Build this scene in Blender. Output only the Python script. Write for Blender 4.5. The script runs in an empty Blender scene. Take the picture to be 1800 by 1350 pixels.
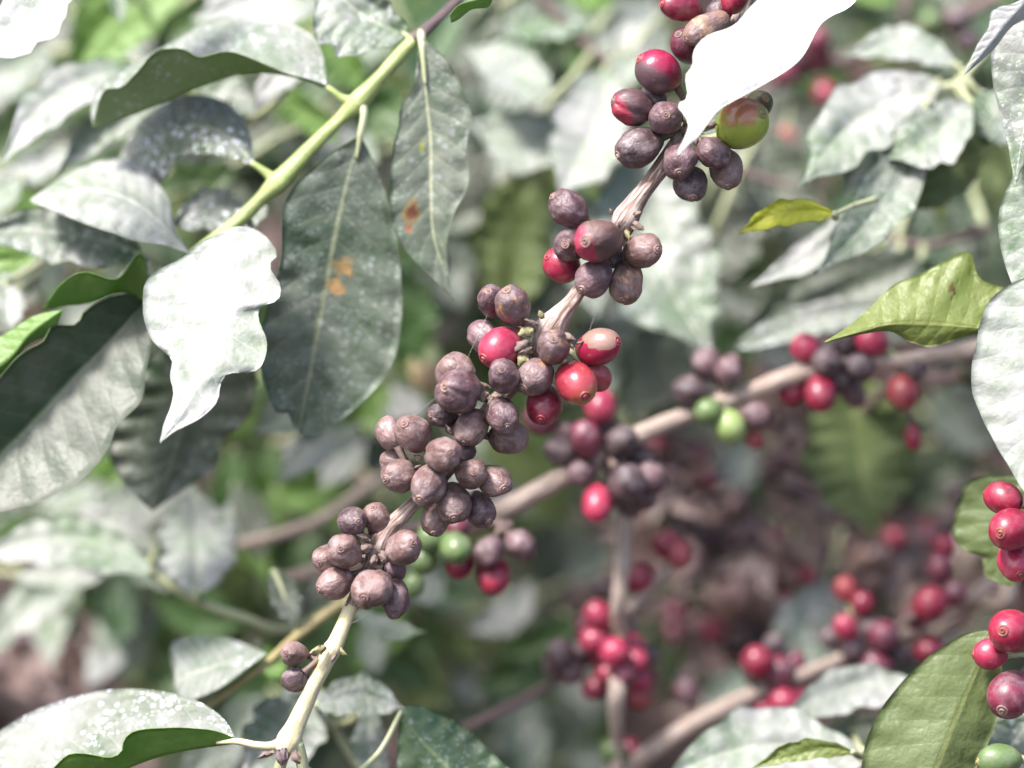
import bpy, math, random
from mathutils import Vector, Matrix, Quaternion, noise
random.seed(7)
R = math.radians
scene = bpy.context.scene
col = scene.collection

# ---------------------------------------------------------------- camera
F = 1.2                      # focus distance, m
WID = 0.27                   # width of the frame at the focus distance, m
PITCH = R(-14)
CAM = Vector((0, 0, 1.30))
cd = bpy.data.cameras.new('camera'); cam = bpy.data.objects.new('camera', cd); col.objects.link(cam)
cam.location = CAM; cam.rotation_euler = (R(90) + PITCH, 0, 0)
cd.sensor_width = 36; cd.lens = 36 * F / WID
cd.clip_start = 0.02; cd.clip_end = 200
cd.dof.use_dof = True; cd.dof.focus_distance = F; cd.dof.aperture_fstop = 3.5
scene.camera = cam
VX = Vector((1, 0, 0)); VF = Vector((0, math.cos(PITCH), math.sin(PITCH))); VU = Vector((0, -math.sin(PITCH), math.cos(PITCH)))
PX = WID / 1800

def P(x, y, z=0.0):
    "a pixel of the 1800x1350 photograph, z metres behind the focus plane"
    d = F + z; s = PX * d / F
    return CAM + VF * d + VX * ((x - 900) * s) + VU * ((675 - y) * s)

# ---------------------------------------------------------------- light
SUN = (VX * -0.40 + Vector((0, 0, 1)) * 0.87 + Vector((0, -1, 0)) * 0.28).normalized()
w = bpy.data.worlds.new('World'); scene.world = w; w.use_nodes = True
nt = w.node_tree; bg = nt.nodes['Background']
sky = nt.nodes.new('ShaderNodeTexSky'); sky.sky_type = 'NISHITA'; sky.sun_disc = False
sky.sun_elevation = math.asin(SUN.z); sky.sun_rotation = math.atan2(SUN.x, SUN.y)
sky.air_density = 1.0; sky.dust_density = 4.0; sky.ozone_density = 0.6
nt.links.new(sky.outputs[0], bg.inputs[0]); bg.inputs[1].default_value = 0.125
ld = bpy.data.lights.new('sun', 'SUN'); ld.energy = 2.8; ld.angle = R(10); ld.color = (1, 0.95, 0.935)
lo = bpy.data.objects.new('sun', ld); col.objects.link(lo); lo.location = (0, 0, 6)
lo.rotation_euler = SUN.to_track_quat('Z', 'Y').to_euler()
scene.view_settings.view_transform = 'Standard'; scene.view_settings.look = 'None'
scene.view_settings.exposure = 1.6; scene.view_settings.gamma = 1
scene.cycles.use_denoising = True
scene.cycles.max_bounces = 8; scene.cycles.transmission_bounces = 6

# ---------------------------------------------------------------- materials
def newmat(name):
    m = bpy.data.materials.new(name); m.use_nodes = True
    n = m.node_tree; b = n.nodes['Principled BSDF']
    return m, n, b
class N:
    def __init__(s, nt): s.t = nt
    def node(s, k, **kw):
        o = s.t.nodes.new(k)
        for a, v in kw.items(): setattr(o, a, v)
        return o
    def put(s, sock, v):
        if v is None: return
        if isinstance(v, bpy.types.NodeSocket): s.t.links.new(v, sock)
        else:
            if isinstance(v, (tuple, list)) and len(v) == 3 and sock.type == 'RGBA': v = (*v, 1)
            sock.default_value = v
    def math(s, op, a, b=None, c=None, clamp=False):
        o = s.node('ShaderNodeMath', operation=op, use_clamp=clamp)
        s.put(o.inputs[0], a)
        if b is not None: s.put(o.inputs[1], b)
        if c is not None: s.put(o.inputs[2], c)
        return o.outputs[0]
    def mix(s, f, a, b, mode='MIX'):
        o = s.node('ShaderNodeMixRGB', blend_type=mode)
        s.put(o.inputs[0], f); s.put(o.inputs[1], a); s.put(o.inputs[2], b)
        return o.outputs[0]
    def noise(s, vec, scale, detail=3, rough=0.55, dist=0.0):
        o = s.node('ShaderNodeTexNoise'); s.put(o.inputs['Vector'], vec)
        o.inputs['Scale'].default_value = scale; o.inputs['Detail'].default_value = detail
        o.inputs['Roughness'].default_value = rough; o.inputs['Distortion'].default_value = dist
        return o.outputs['Fac']
    def step(s, v, lo, hi):
        o = s.node('ShaderNodeMapRange', interpolation_type='SMOOTHSTEP')
        s.put(o.inputs[0], v); o.inputs[1].default_value = lo; o.inputs[2].default_value = hi
        return o.outputs[0]
    def vadd(s, a, b):
        o = s.node('ShaderNodeVectorMath', operation='ADD'); s.put(o.inputs[0], a); s.put(o.inputs[1], b); return o.outputs[0]
    def vmul(s, a, b):
        o = s.node('ShaderNodeVectorMath', operation='MULTIPLY'); s.put(o.inputs[0], a); s.put(o.inputs[1], b); return o.outputs[0]
    def bump(s, h, strength, dist, prev=None):
        o = s.node('ShaderNodeBump'); o.inputs['Strength'].default_value = strength; o.inputs['Distance'].default_value = dist
        s.put(o.inputs['Height'], h)
        if prev: s.put(o.inputs['Normal'], prev)
        return o.outputs[0]

_seed = [0]
def coords(h):
    tc = h.node('ShaderNodeTexCoord'); oi = h.node('ShaderNodeObjectInfo')
    off = h.math('MULTIPLY', oi.outputs['Random'], 7.0)
    cx = h.node('ShaderNodeCombineXYZ'); 
    for i in range(3): h.put(cx.inputs[i], off)
    return tc, h.vadd(tc.outputs['Object'], cx.outputs[0])

def leaf_mat(name, base, dust, amount, spots=0.0, trans=(0.2, 0.42, 0.05), tfac=0.22, rough=0.5, vein=(0.3, 0.36, 0.14),
             veinamt=0.6, blotch=None, nveins=11, relief=1.0, brown=0.0, half=0.0):
    m, n, b = newmat(name); h = N(n)
    tc, oc = coords(h)
    sep = h.node('ShaderNodeSeparateXYZ'); h.put(sep.inputs[0], tc.outputs['UV'])
    u, v = sep.outputs[0], sep.outputs[1]
    a = h.math('ABSOLUTE', h.math('MULTIPLY', h.math('SUBTRACT', v, 0.5), 2.0))
    wob = h.noise(oc, 60, 2)
    ph = h.math('FRACT', h.math('ADD', h.math('SUBTRACT', h.math('MULTIPLY', u, nveins), h.math('MULTIPLY', a, 1.35)), h.math('MULTIPLY', wob, 0.25)))
    pd = h.math('ABSOLUTE', h.math('SUBTRACT', ph, 0.5))          # 0.5 at a lateral vein, 0 between
    lat = h.step(pd, 0.44, 0.5)
    latw = h.math('MULTIPLY', lat, h.step(a, 1.0, 0.55))
    rib = h.step(a, 0.055, 0.02)
    n1 = h.noise(oc, 34, 4, 0.6); n2 = h.noise(oc, 260, 4, 0.65)
    d = h.math('ADD', h.math('MULTIPLY', h.math('SUBTRACT', n1, 0.5), 2.2), h.math('MULTIPLY', h.math('SUBTRACT', n2, 0.5), 1.2))
    d = h.math('ADD', d, h.math('MULTIPLY', h.math('SUBTRACT', 0.25, pd), -0.25))
    d = h.math('ADD', d, amount, clamp=True)
    if half: d = h.math('SUBTRACT', d, h.math('MULTIPLY', h.step(v, 0.52, 0.48), half), clamp=True)  # paints shade on one half of the blade by thinning its dust colour
    c = h.mix(d, base, dust)
    tone = h.noise(oc, 14, 2)
    c = h.mix(h.math('MULTIPLY', tone, 0.35), c, h.mix(0.5, c, (0.25, 0.2, 0.16)))
    c = h.mix(h.math('MULTIPLY', latw, veinamt * 0.35), c, vein)
    c = h.mix(h.math('MULTIPLY', rib, veinamt), c, vein)
    if spots > 0:
        for (vs_, t_, nz) in ((340, 0.33, 60), (760, 0.34, 95)):
            vo = h.node('ShaderNodeTexVoronoi'); wv = h.node('ShaderNodeTexNoise'); h.put(wv.inputs['Vector'], oc); wv.inputs['Scale'].default_value = 900
            h.put(vo.inputs['Vector'], h.vadd(oc, h.vmul(wv.outputs['Color'], (0.0016, 0.0016, 0.0016)))); vo.inputs['Scale'].default_value = vs_
            sp = h.math('MULTIPLY', h.step(vo.outputs['Distance'], t_, t_ - 0.1), h.step(h.noise(oc, nz, 2), 0.45, 0.57))
            c = h.mix(h.math('MULTIPLY', sp, spots), c, (0.62, 0.65, 0.69))
    if brown > 0:
        bn = h.step(h.noise(oc, 50, 3), 0.66 - brown * .1, 0.72 - brown * .1)
        c = h.mix(bn, c, (0.22, 0.1, 0.035))
    if blotch:
        for (bu, bv, br, bc) in blotch:
            du = h.math('MULTIPLY', h.math('SUBTRACT', u, bu), 2.2); dv = h.math('SUBTRACT', v, bv)
            q = h.math('SQRT', h.math('ADD', h.math('MULTIPLY', du, du), h.math('MULTIPLY', dv, dv)))
            q = h.math('ADD', q, h.math('MULTIPLY', h.math('SUBTRACT', n2, 0.5), 0.22))
            c = h.mix(h.step(q, br, br * 0.35), c, bc)
    h.put(b.inputs['Base Color'], c)
    h.put(b.inputs['Roughness'], h.math('ADD', rough - 0.08, h.math('MULTIPLY', d, 0.16)))
    b.inputs['Specular IOR Level'].default_value = 0.5
    hgt = h.math('SUBTRACT', h.math('MULTIPLY', h.math('SUBTRACT', 0.25, h.math('MULTIPLY', pd, pd)), 1.0), h.math('MULTIPLY', rib, 0.35))
    bp = h.bump(hgt, 0.16 * relief, 0.005)
    bp = h.bump(h.noise(oc, 90, 3), 0.35, 0.004, bp)
    bp = h.bump(h.math('ADD', n2, h.math('MULTIPLY', h.noise(oc, 1200, 2), .4)), 0.35, 0.0008, bp)
    h.put(b.inputs['Normal'], bp)
    t = h.node('ShaderNodeBsdfTranslucent'); h.put(t.inputs[0], trans)
    mx = h.node('ShaderNodeMixShader'); mx.inputs[0].default_value = tfac
    h.put(mx.inputs[1], b.outputs[0]); h.put(mx.inputs[2], t.outputs[0])
    h.put(n.nodes['Material Output'].inputs[0], mx.outputs[0])
    return m

G = (0.045, 0.085, 0.035)
LT = {
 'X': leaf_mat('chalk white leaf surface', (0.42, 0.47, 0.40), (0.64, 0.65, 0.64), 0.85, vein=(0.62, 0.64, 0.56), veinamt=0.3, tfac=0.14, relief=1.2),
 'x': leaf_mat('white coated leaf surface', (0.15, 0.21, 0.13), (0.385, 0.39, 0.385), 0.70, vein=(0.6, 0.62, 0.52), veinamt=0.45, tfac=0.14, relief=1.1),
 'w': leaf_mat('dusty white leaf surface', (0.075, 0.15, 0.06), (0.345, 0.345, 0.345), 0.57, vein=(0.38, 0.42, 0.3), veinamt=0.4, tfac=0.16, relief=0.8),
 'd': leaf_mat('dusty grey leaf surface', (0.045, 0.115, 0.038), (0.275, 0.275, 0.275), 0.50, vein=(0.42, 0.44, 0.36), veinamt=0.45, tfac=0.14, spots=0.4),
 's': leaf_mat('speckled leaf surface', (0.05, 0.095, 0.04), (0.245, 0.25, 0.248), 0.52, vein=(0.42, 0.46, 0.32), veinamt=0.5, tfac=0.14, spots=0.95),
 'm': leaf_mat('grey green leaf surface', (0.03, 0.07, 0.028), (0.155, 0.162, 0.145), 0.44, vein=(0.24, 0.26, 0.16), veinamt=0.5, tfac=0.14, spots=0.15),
 'h': leaf_mat('leaf surface with shade painted on one half', (0.022, 0.055, 0.028), (0.135, 0.145, 0.125), 0.52, vein=(0.2, 0.25, 0.13), veinamt=0.5, tfac=0.1, half=0.62),  # half turned from the sky is darkened in colour, painted shade
 'g': leaf_mat('green leaf surface', (0.035, 0.10, 0.03), (0.14, 0.19, 0.13), 0.2, vein=(0.2, 0.27, 0.1), spots=0.3),
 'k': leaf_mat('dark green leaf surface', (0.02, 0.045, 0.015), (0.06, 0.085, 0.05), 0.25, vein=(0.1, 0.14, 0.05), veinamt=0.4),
 'dry': leaf_mat('dead brown leaf surface', (0.09, 0.05, 0.04), (0.24, 0.165, 0.15), 0.4, vein=(0.2, 0.13, 0.1), trans=(0.3, 0.12, 0.05), tfac=0.15),
 'dry2': leaf_mat('dead mauve leaf surface', (0.08, 0.055, 0.048), (0.22, 0.165, 0.155), 0.45, vein=(0.25, 0.18, 0.15), trans=(0.3, 0.15, 0.08), tfac=0.15),
 'y': leaf_mat('yellow leaf surface', (0.46, 0.50, 0.015), (0.5, 0.5, 0.03), 0.4, vein=(0.55, 0.5, 0.12), trans=(0.6, 0.6, 0.03), tfac=0.3),
 'L1': leaf_mat('grey leaf with orange blotches', (0.034, 0.074, 0.038), (0.16, 0.182, 0.15), 0.44, vein=(0.27, 0.3, 0.18), spots=0.15, veinamt=.8,
        blotch=[(0.44, 0.60, 0.10, (0.30, 0.22, 0.10)), (0.50, 0.57, 0.085, (0.36, 0.24, 0.10)), (0.45, 0.63, 0.06, (0.42, 0.26, 0.11)), (0.51, 0.57, 0.045, (0.42, 0.25, 0.11))]),
 'L2': leaf_mat('grey leaf with brown blotch', (0.04, 0.085, 0.045), (0.19, 0.215, 0.175), 0.50, vein=(0.45, 0.47, 0.3), spots=0.2, veinamt=.8,
        blotch=[(0.64, 0.25, 0.15, (0.28, 0.19, 0.07)), (0.64, 0.26, 0.09, (0.15, 0.05, 0.03)), (0.69, 0.18, 0.05, (0.33, 0.12, 0.06)), (0.40, 0.40, 0.05, (0.25, 0.27, 0.07))]),
}
LU = {
 'dry': leaf_mat('dead leaf underside', (0.13, 0.085, 0.07), (0.22, 0.16, 0.14), 0.4, vein=(0.2, 0.13, 0.1), trans=(0.3, 0.12, 0.05), tfac=0.15),
 'n': leaf_mat('green leaf underside', (0.16, 0.24, 0.085), (0.22, 0.285, 0.14), 0.4, vein=(0.2, 0.27, 0.1), relief=0.7, tfac=0.32, spots=0.25, rough=0.55),
 'u': leaf_mat('fresh green leaf underside', (0.13, 0.27, 0.04), (0.19, 0.32, 0.09), 0.35, vein=(0.22, 0.32, 0.1), trans=(0.2, 0.55, 0.04), tfac=0.35, relief=0.7),
 'o': leaf_mat('olive leaf underside', (0.075, 0.12, 0.028), (0.115, 0.16, 0.05), 0.4, vein=(0.24, 0.26, 0.09), relief=0.8, brown=0.0, veinamt=0.4, trans=(0.3, 0.42, 0.05)),
 'p': leaf_mat('yellow green leaf underside', (0.115, 0.165, 0.025), (0.17, 0.21, 0.05), 0.4, vein=(0.33, 0.35, 0.11), relief=0.8,
       trans=(0.4, 0.5, 0.05), tfac=0.25, blotch=[(0.40, 0.27, 0.03, (0.09, 0.05, 0.02)), (0.36, 0.25, 0.022, (0.1, 0.06, 0.02)), (0.33, 0.28, 0.016, (0.08, 0.05, 0.02))]),
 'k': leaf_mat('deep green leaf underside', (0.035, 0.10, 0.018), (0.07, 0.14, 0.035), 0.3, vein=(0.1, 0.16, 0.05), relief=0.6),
}

def berry_mat(name, c1, c2, c3, rough=0.5, wrinkle=1.0, patch=0.62, grad=None, gcol=None, coat=0.0, spec=0.5, dusty=0.0, speck=0.35):
    m, n, b = newmat(name); h = N(n)
    tc, oc = coords(h)
    ob = tc.outputs['Object']
    n1 = h.noise(oc, 110, 3, 0.6, 0.6); n2 = h.noise(oc, 240, 4, 0.65, 0.8)
    st = h.vmul(oc, (1, 1, 0.22)); n3 = h.noise(st, 760, 4, 0.6, 1.2); n4 = h.noise(oc, 1700, 3, 0.6)
    c = h.mix(h.step(n1, 0.38, 0.64), c1, c2)
    c = h.mix(h.math('MULTIPLY', h.step(n2, patch, patch + 0.1), 0.85), c, c3)
    if grad is not None:
        dv = h.node('ShaderNodeVectorMath', operation='DOT_PRODUCT'); h.put(dv.inputs[0], ob); h.put(dv.inputs[1], tuple(grad[0]))
        q = h.math('ADD', h.math('MULTIPLY', dv.outputs['Value'], 1 / 0.0055), h.math('MULTIPLY', h.math('SUBTRACT', h.math('ADD', h.math('MULTIPLY', n1, .6), h.math('MULTIPLY', n2, .7)), 0.65), grad[3] * 1.3))
        c = h.mix(h.step(q, grad[1], grad[2]), c, gcol)
    c = h.mix(h.math('MULTIPLY', h.step(n3, 0.3, 0.6), 1.0), h.mix(0.28 if wrinkle > .5 else 0.12, c, (0.05, 0.025, 0.025), 'MIX'), c)
    if dusty: c = h.mix(h.math('MULTIPLY', h.step(h.noise(oc, 300, 5, 0.7), 0.42, 0.7), dusty), c, (0.42, 0.35, 0.36))
    sp = h.math('MULTIPLY', h.step(h.noise(oc, 2300, 1), 0.73, 0.79), speck)
    c = h.mix(sp, c, (0.65, 0.6, 0.6))
    h.put(b.inputs['Base Color'], c)
    h.put(b.inputs['Roughness'], h.math('ADD', rough - 0.1, h.math('MULTIPLY', n2, 0.2)))
    b.inputs['Specular IOR Level'].default_value = spec
    b.inputs['Coat Weight'].default_value = coat; b.inputs['Coat Roughness'].default_value = 0.16
    bp = h.bump(n3, 0.5 * wrinkle, 0.0009)
    bp = h.bump(n4, 0.3 * max(wrinkle, .25), 0.0003, bp)
    h.put(b.inputs['Normal'], bp)
    return m

BR1, BR2, BR3 = (0.120, 0.067, 0.058), (0.195, 0.122, 0.108), (0.28, 0.135, 0.08)
BM = {
 'b': berry_mat('dried brown cherry skin', BR1, BR2, BR3, 0.43, 1.0, 0.60, dusty=0.3),
 'B': berry_mat('dried pale brown cherry skin', (0.112, 0.062, 0.055), (0.215, 0.136, 0.124), (0.32, 0.16, 0.09), 0.43, 1.0, 0.62, dusty=0.4),
 'm': berry_mat('dried mauve cherry skin', (0.066, 0.032, 0.038), (0.14, 0.076, 0.085), (0.23, 0.10, 0.06), 0.4, 1.0, 0.62, dusty=0.35),
 'k': berry_mat('dried dark cherry skin', (0.042, 0.027, 0.033), (0.09, 0.056, 0.060), (0.18, 0.085, 0.055), 0.42, 1.0, 0.60, dusty=0.3),
 't': berry_mat('tan brown cherry skin', (0.24, 0.14, 0.10), (0.11, 0.066, 0.064), (0.42, 0.24, 0.13), 0.48, 1.0, 0.54, dusty=0.25),
 'o': berry_mat('ochre patched cherry skin', (0.085, 0.053, 0.056), (0.15, 0.093, 0.092), (0.42, 0.2, 0.085), 0.45, 0.9, 0.55, dusty=0.3),
 'r': berry_mat('ripe red cherry skin', (0.28, 0.011, 0.040), (0.16, 0.008, 0.028), (0.33, 0.045, 0.06), 0.36, 0.16, 0.6, coat=0.25, dusty=0.12),
 'c': berry_mat('pink red cherry skin', (0.36, 0.025, 0.07), (0.25, 0.014, 0.045), (0.40, 0.08, 0.09), 0.38, 0.14, 0.6, coat=0.2, dusty=0.12),
 'v': berry_mat('purple red cherry skin', (0.17, 0.018, 0.045), (0.09, 0.018, 0.034), (0.20, 0.05, 0.06), 0.42, 0.3, 0.6, coat=0.15, dusty=0.25),
 'g': berry_mat('green cherry skin', (0.09, 0.15, 0.05), (0.13, 0.205, 0.065), (0.19, 0.24, 0.11), 0.42, 0.14, 0.6, coat=0.15, dusty=0.15),
 'l': berry_mat('pale green cherry skin', (0.27, 0.36, 0.13), (0.22, 0.32, 0.10), (0.4, 0.40, 0.2), 0.42, 0.1, 0.6, coat=0.15),
 'j': berry_mat('orange red cherry skin', (0.33, 0.06, 0.055), (0.26, 0.025, 0.045), (0.34, 0.13, 0.08), 0.4, 0.14, 0.6, coat=0.2, dusty=0.12),
 'q': berry_mat('dark green cherry skin', (0.05, 0.075, 0.03), (0.07, 0.06, 0.035), (0.09, 0.07, 0.05), 0.45, 0.7, 0.6),
}

def bark_mat(name, c1, c2, c3, rough=0.65, streak=0.55, bump=1.0):
    m, n, b = newmat(name); h = N(n)
    tc = h.node('ShaderNodeTexCoord'); uv = tc.outputs['UV']; ob = tc.outputs['Object']
    s1 = h.noise(h.vmul(uv, (5, 22, 1)), 1.0, 5, 0.65, 0.5)
    s2 = h.noise(h.vmul(uv, (3, 8, 1)), 1.0, 4, 0.6, 0.8)
    s3 = h.noise(ob, 900, 3)
    c = h.mix(h.step(s1, 0.4, 0.6), c1, c2)
    c = h.mix(h.math('MULTIPLY', h.step(s2, streak, streak + 0.08), 0.85), c, c3)
    c = h.mix(h.math('MULTIPLY', s3, 0.25), c, (0.1, 0.07, 0.06))
    c = h.mix(h.math('MULTIPLY', h.step(h.noise(ob, 420, 4, 0.7), 0.60, 0.68), 0.65), c, (0.13, 0.085, 0.06))
    h.put(b.inputs['Base Color'], c); h.put(b.inputs['Roughness'], rough)
    bp = h.bump(s1, 0.8 * bump, 0.0012); bp = h.bump(s3, 0.4 * bump, 0.0004, bp); h.put(b.inputs['Normal'], bp)
    return m
WB = {
 'bark': bark_mat('peeling pale bark', (0.30, 0.205, 0.17), (0.56, 0.47, 0.43), (0.17, 0.095, 0.065), streak=0.52),
 'bark2': bark_mat('tan bark', (0.38, 0.29, 0.235), (0.52, 0.43, 0.37), (0.26, 0.18, 0.14), streak=0.6),
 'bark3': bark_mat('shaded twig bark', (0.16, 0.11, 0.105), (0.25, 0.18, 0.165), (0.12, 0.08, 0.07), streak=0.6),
 'dark': bark_mat('purple brown twig bark', (0.09, 0.06, 0.065), (0.16, 0.11, 0.12), (0.05, 0.035, 0.04)),
 'green': bark_mat('yellow green shoot skin', (0.25, 0.34, 0.10), (0.37, 0.44, 0.17), (0.21, 0.28, 0.09), 0.42, 0.62, 0.3),
 'pale': bark_mat('pale yellow shoot skin', (0.56, 0.50, 0.27), (0.64, 0.60, 0.42), (0.5, 0.38, 0.12), 0.42, 0.6, 0.35),
 'leafstalk': bark_mat('pale green stalk skin', (0.34, 0.38, 0.2), (0.42, 0.45, 0.28), (0.3, 0.33, 0.16), 0.45, 0.6, 0.3),
 'yellow': bark_mat('yellow twig skin', (0.34, 0.28, 0.11), (0.42, 0.36, 0.18), (0.22, 0.16, 0.08), 0.5, 0.62, 0.3),
 'scale': bark_mat('dry brown scale', (0.13, 0.09, 0.075), (0.26, 0.19, 0.16), (0.06, 0.04, 0.035)),
 'scale2': bark_mat('dry olive scale', (0.2, 0.2, 0.08), (0.3, 0.22, 0.15), (0.1, 0.08, 0.04)),
}
mcalv = berry_mat('green calyx disc', (0.2, 0.2, 0.07), (0.24, 0.16, 0.07), (0.2, 0.22, 0.08), 0.5, 0.4, 0.6)
mcal = berry_mat('dry calyx disc', (0.25, 0.155, 0.13), (0.15, 0.09, 0.085), (0.36, 0.25, 0.2), 0.6, 0.8, 0.6)
mcalg = berry_mat('fresh calyx disc', (0.22, 0.06, 0.045), (0.25, 0.03, 0.045), (0.24, 0.14, 0.08), 0.5, 0.4, 0.6)

# ---------------------------------------------------------------- object helpers
def link(o, parent=None):
    col.objects.link(o)
    if parent is not None: o.parent = parent
    return o
def empty(name, loc, label, cat, group=None):
    o = bpy.data.objects.new(name, None); o.empty_display_size = 0.01; link(o); o.location = loc
    o['label'] = label; o['category'] = cat
    if group: o['group'] = group
    return o
def origin_of(o):
    v = Vector(o.location); p = o.parent
    while p is not None: v += Vector(p.location); p = p.parent
    return v
def mesh(name, verts, faces, mats, parent=None, origin=None, mi=None, uvs=None, smooth=True):
    "world-space vertices -> one mesh object whose origin is `origin`; parents here are never rotated"
    if origin is None: origin = Vector(verts[0])
    me = bpy.data.meshes.new(name)
    me.from_pydata([tuple(Vector(v) - origin) for v in verts], [], faces)
    for m in (mats if isinstance(mats, (list, tuple)) else [mats]): me.materials.append(m)
    if mi: me.polygons.foreach_set('material_index', mi)
    if smooth: me.polygons.foreach_set('use_smooth', [True] * len(me.polygons))
    if uvs:
        ul = me.uv_layers.new(name='UVMap')
        for l in me.loops: ul.data[l.index].uv = uvs[l.vertex_index]
    me.update()
    o = bpy.data.objects.new(name, me); link(o, parent)
    o.location = origin - (origin_of(parent) if parent is not None else Vector((0, 0, 0)))
    return o

def spline(pts, n):
    "Catmull-Rom through pts (tuples of equal length), n samples by arc length"
    k = len(pts); dim = len(pts[0])
    if k == 1: return [pts[0]] * n
    dense = []
    for i in range(k - 1):
        p0 = pts[max(i - 1, 0)]; p1 = pts[i]; p2 = pts[i + 1]; p3 = pts[min(i + 2, k - 1)]
        for j in range(16):
            t = j / 16
            dense.append(tuple(0.5 * ((2 * p1[d]) + (-p0[d] + p2[d]) * t + (2 * p0[d] - 5 * p1[d] + 4 * p2[d] - p3[d]) * t * t
                         + (-p0[d] + 3 * p1[d] - 3 * p2[d] + p3[d]) * t ** 3) for d in range(dim)))
    dense.append(tuple(pts[-1]))
    L = [0]
    for a, b in zip(dense, dense[1:]): L.append(L[-1] + math.dist(a[:2], b[:2]) + 1e-9)
    out = []; j = 0
    for i in range(n):
        s = L[-1] * i / (n - 1)
        while j < len(L) - 2 and L[j + 1] < s: j += 1
        f = (s - L[j]) / (L[j + 1] - L[j])
        out.append(tuple(dense[j][d] * (1 - f) + dense[j + 1][d] * f for d in range(dim)))
    return out

def tube(name, pts, radii, mat, parent, seg=14, rough=0.06, bumps=None, k=1.0):
    "pts in world space, radii in metres"
    verts, faces, uvs = [], [], []
    n = len(pts); L = 0; ref = None
    for i, p in enumerate(pts):
        t = (pts[min(i + 1, n - 1)] - pts[max(i - 1, 0)]).normalized()
        if ref is None: ref = t.orthogonal().normalized()
        ref = (ref - t * ref.dot(t)).normalized(); bi = t.cross(ref)
        if i: L += (pts[i] - pts[i - 1]).length
        for j in range(seg):
            a = 2 * math.pi * j / seg
            d = ref * math.cos(a) + bi * math.sin(a)
            r = radii[i] * (1 + rough * 2.2 * noise.noise(Vector(p) * 160 * k + d * 1.1) + rough * noise.noise(d * 3.1 + Vector((L * 90, 0, 0))))
            verts.append(p + d * r); uvs.append((L * 30, j / seg if j <= seg / 2 else 1 - j / seg))
    for i in range(n - 1):
        for j in range(seg):
            a = i * seg + j; b = i * seg + (j + 1) % seg
            faces.append((a, b, b + seg, a + seg))
    faces.append(tuple(range(seg - 1, -1, -1))); faces.append(tuple(range((n - 1) * seg, n * seg)))
    return mesh(name, verts, faces, mat, parent, Vector(pts[0]), uvs=uvs)

def stem(name, path, mat, parent, n=None, rough=0.06, seg=14):
    "path: (x, y, z, diameter in px at the focus plane)"
    n = n or max(12, int(sum(math.dist(a[:2], b[:2]) for a, b in zip(path, path[1:])) / 6))
    s = spline(path, n)
    return tube(name, [P(*q[:3]) for q in s], [q[3] * PX / 2 for q in s], mat, parent, seg, rough)

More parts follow.
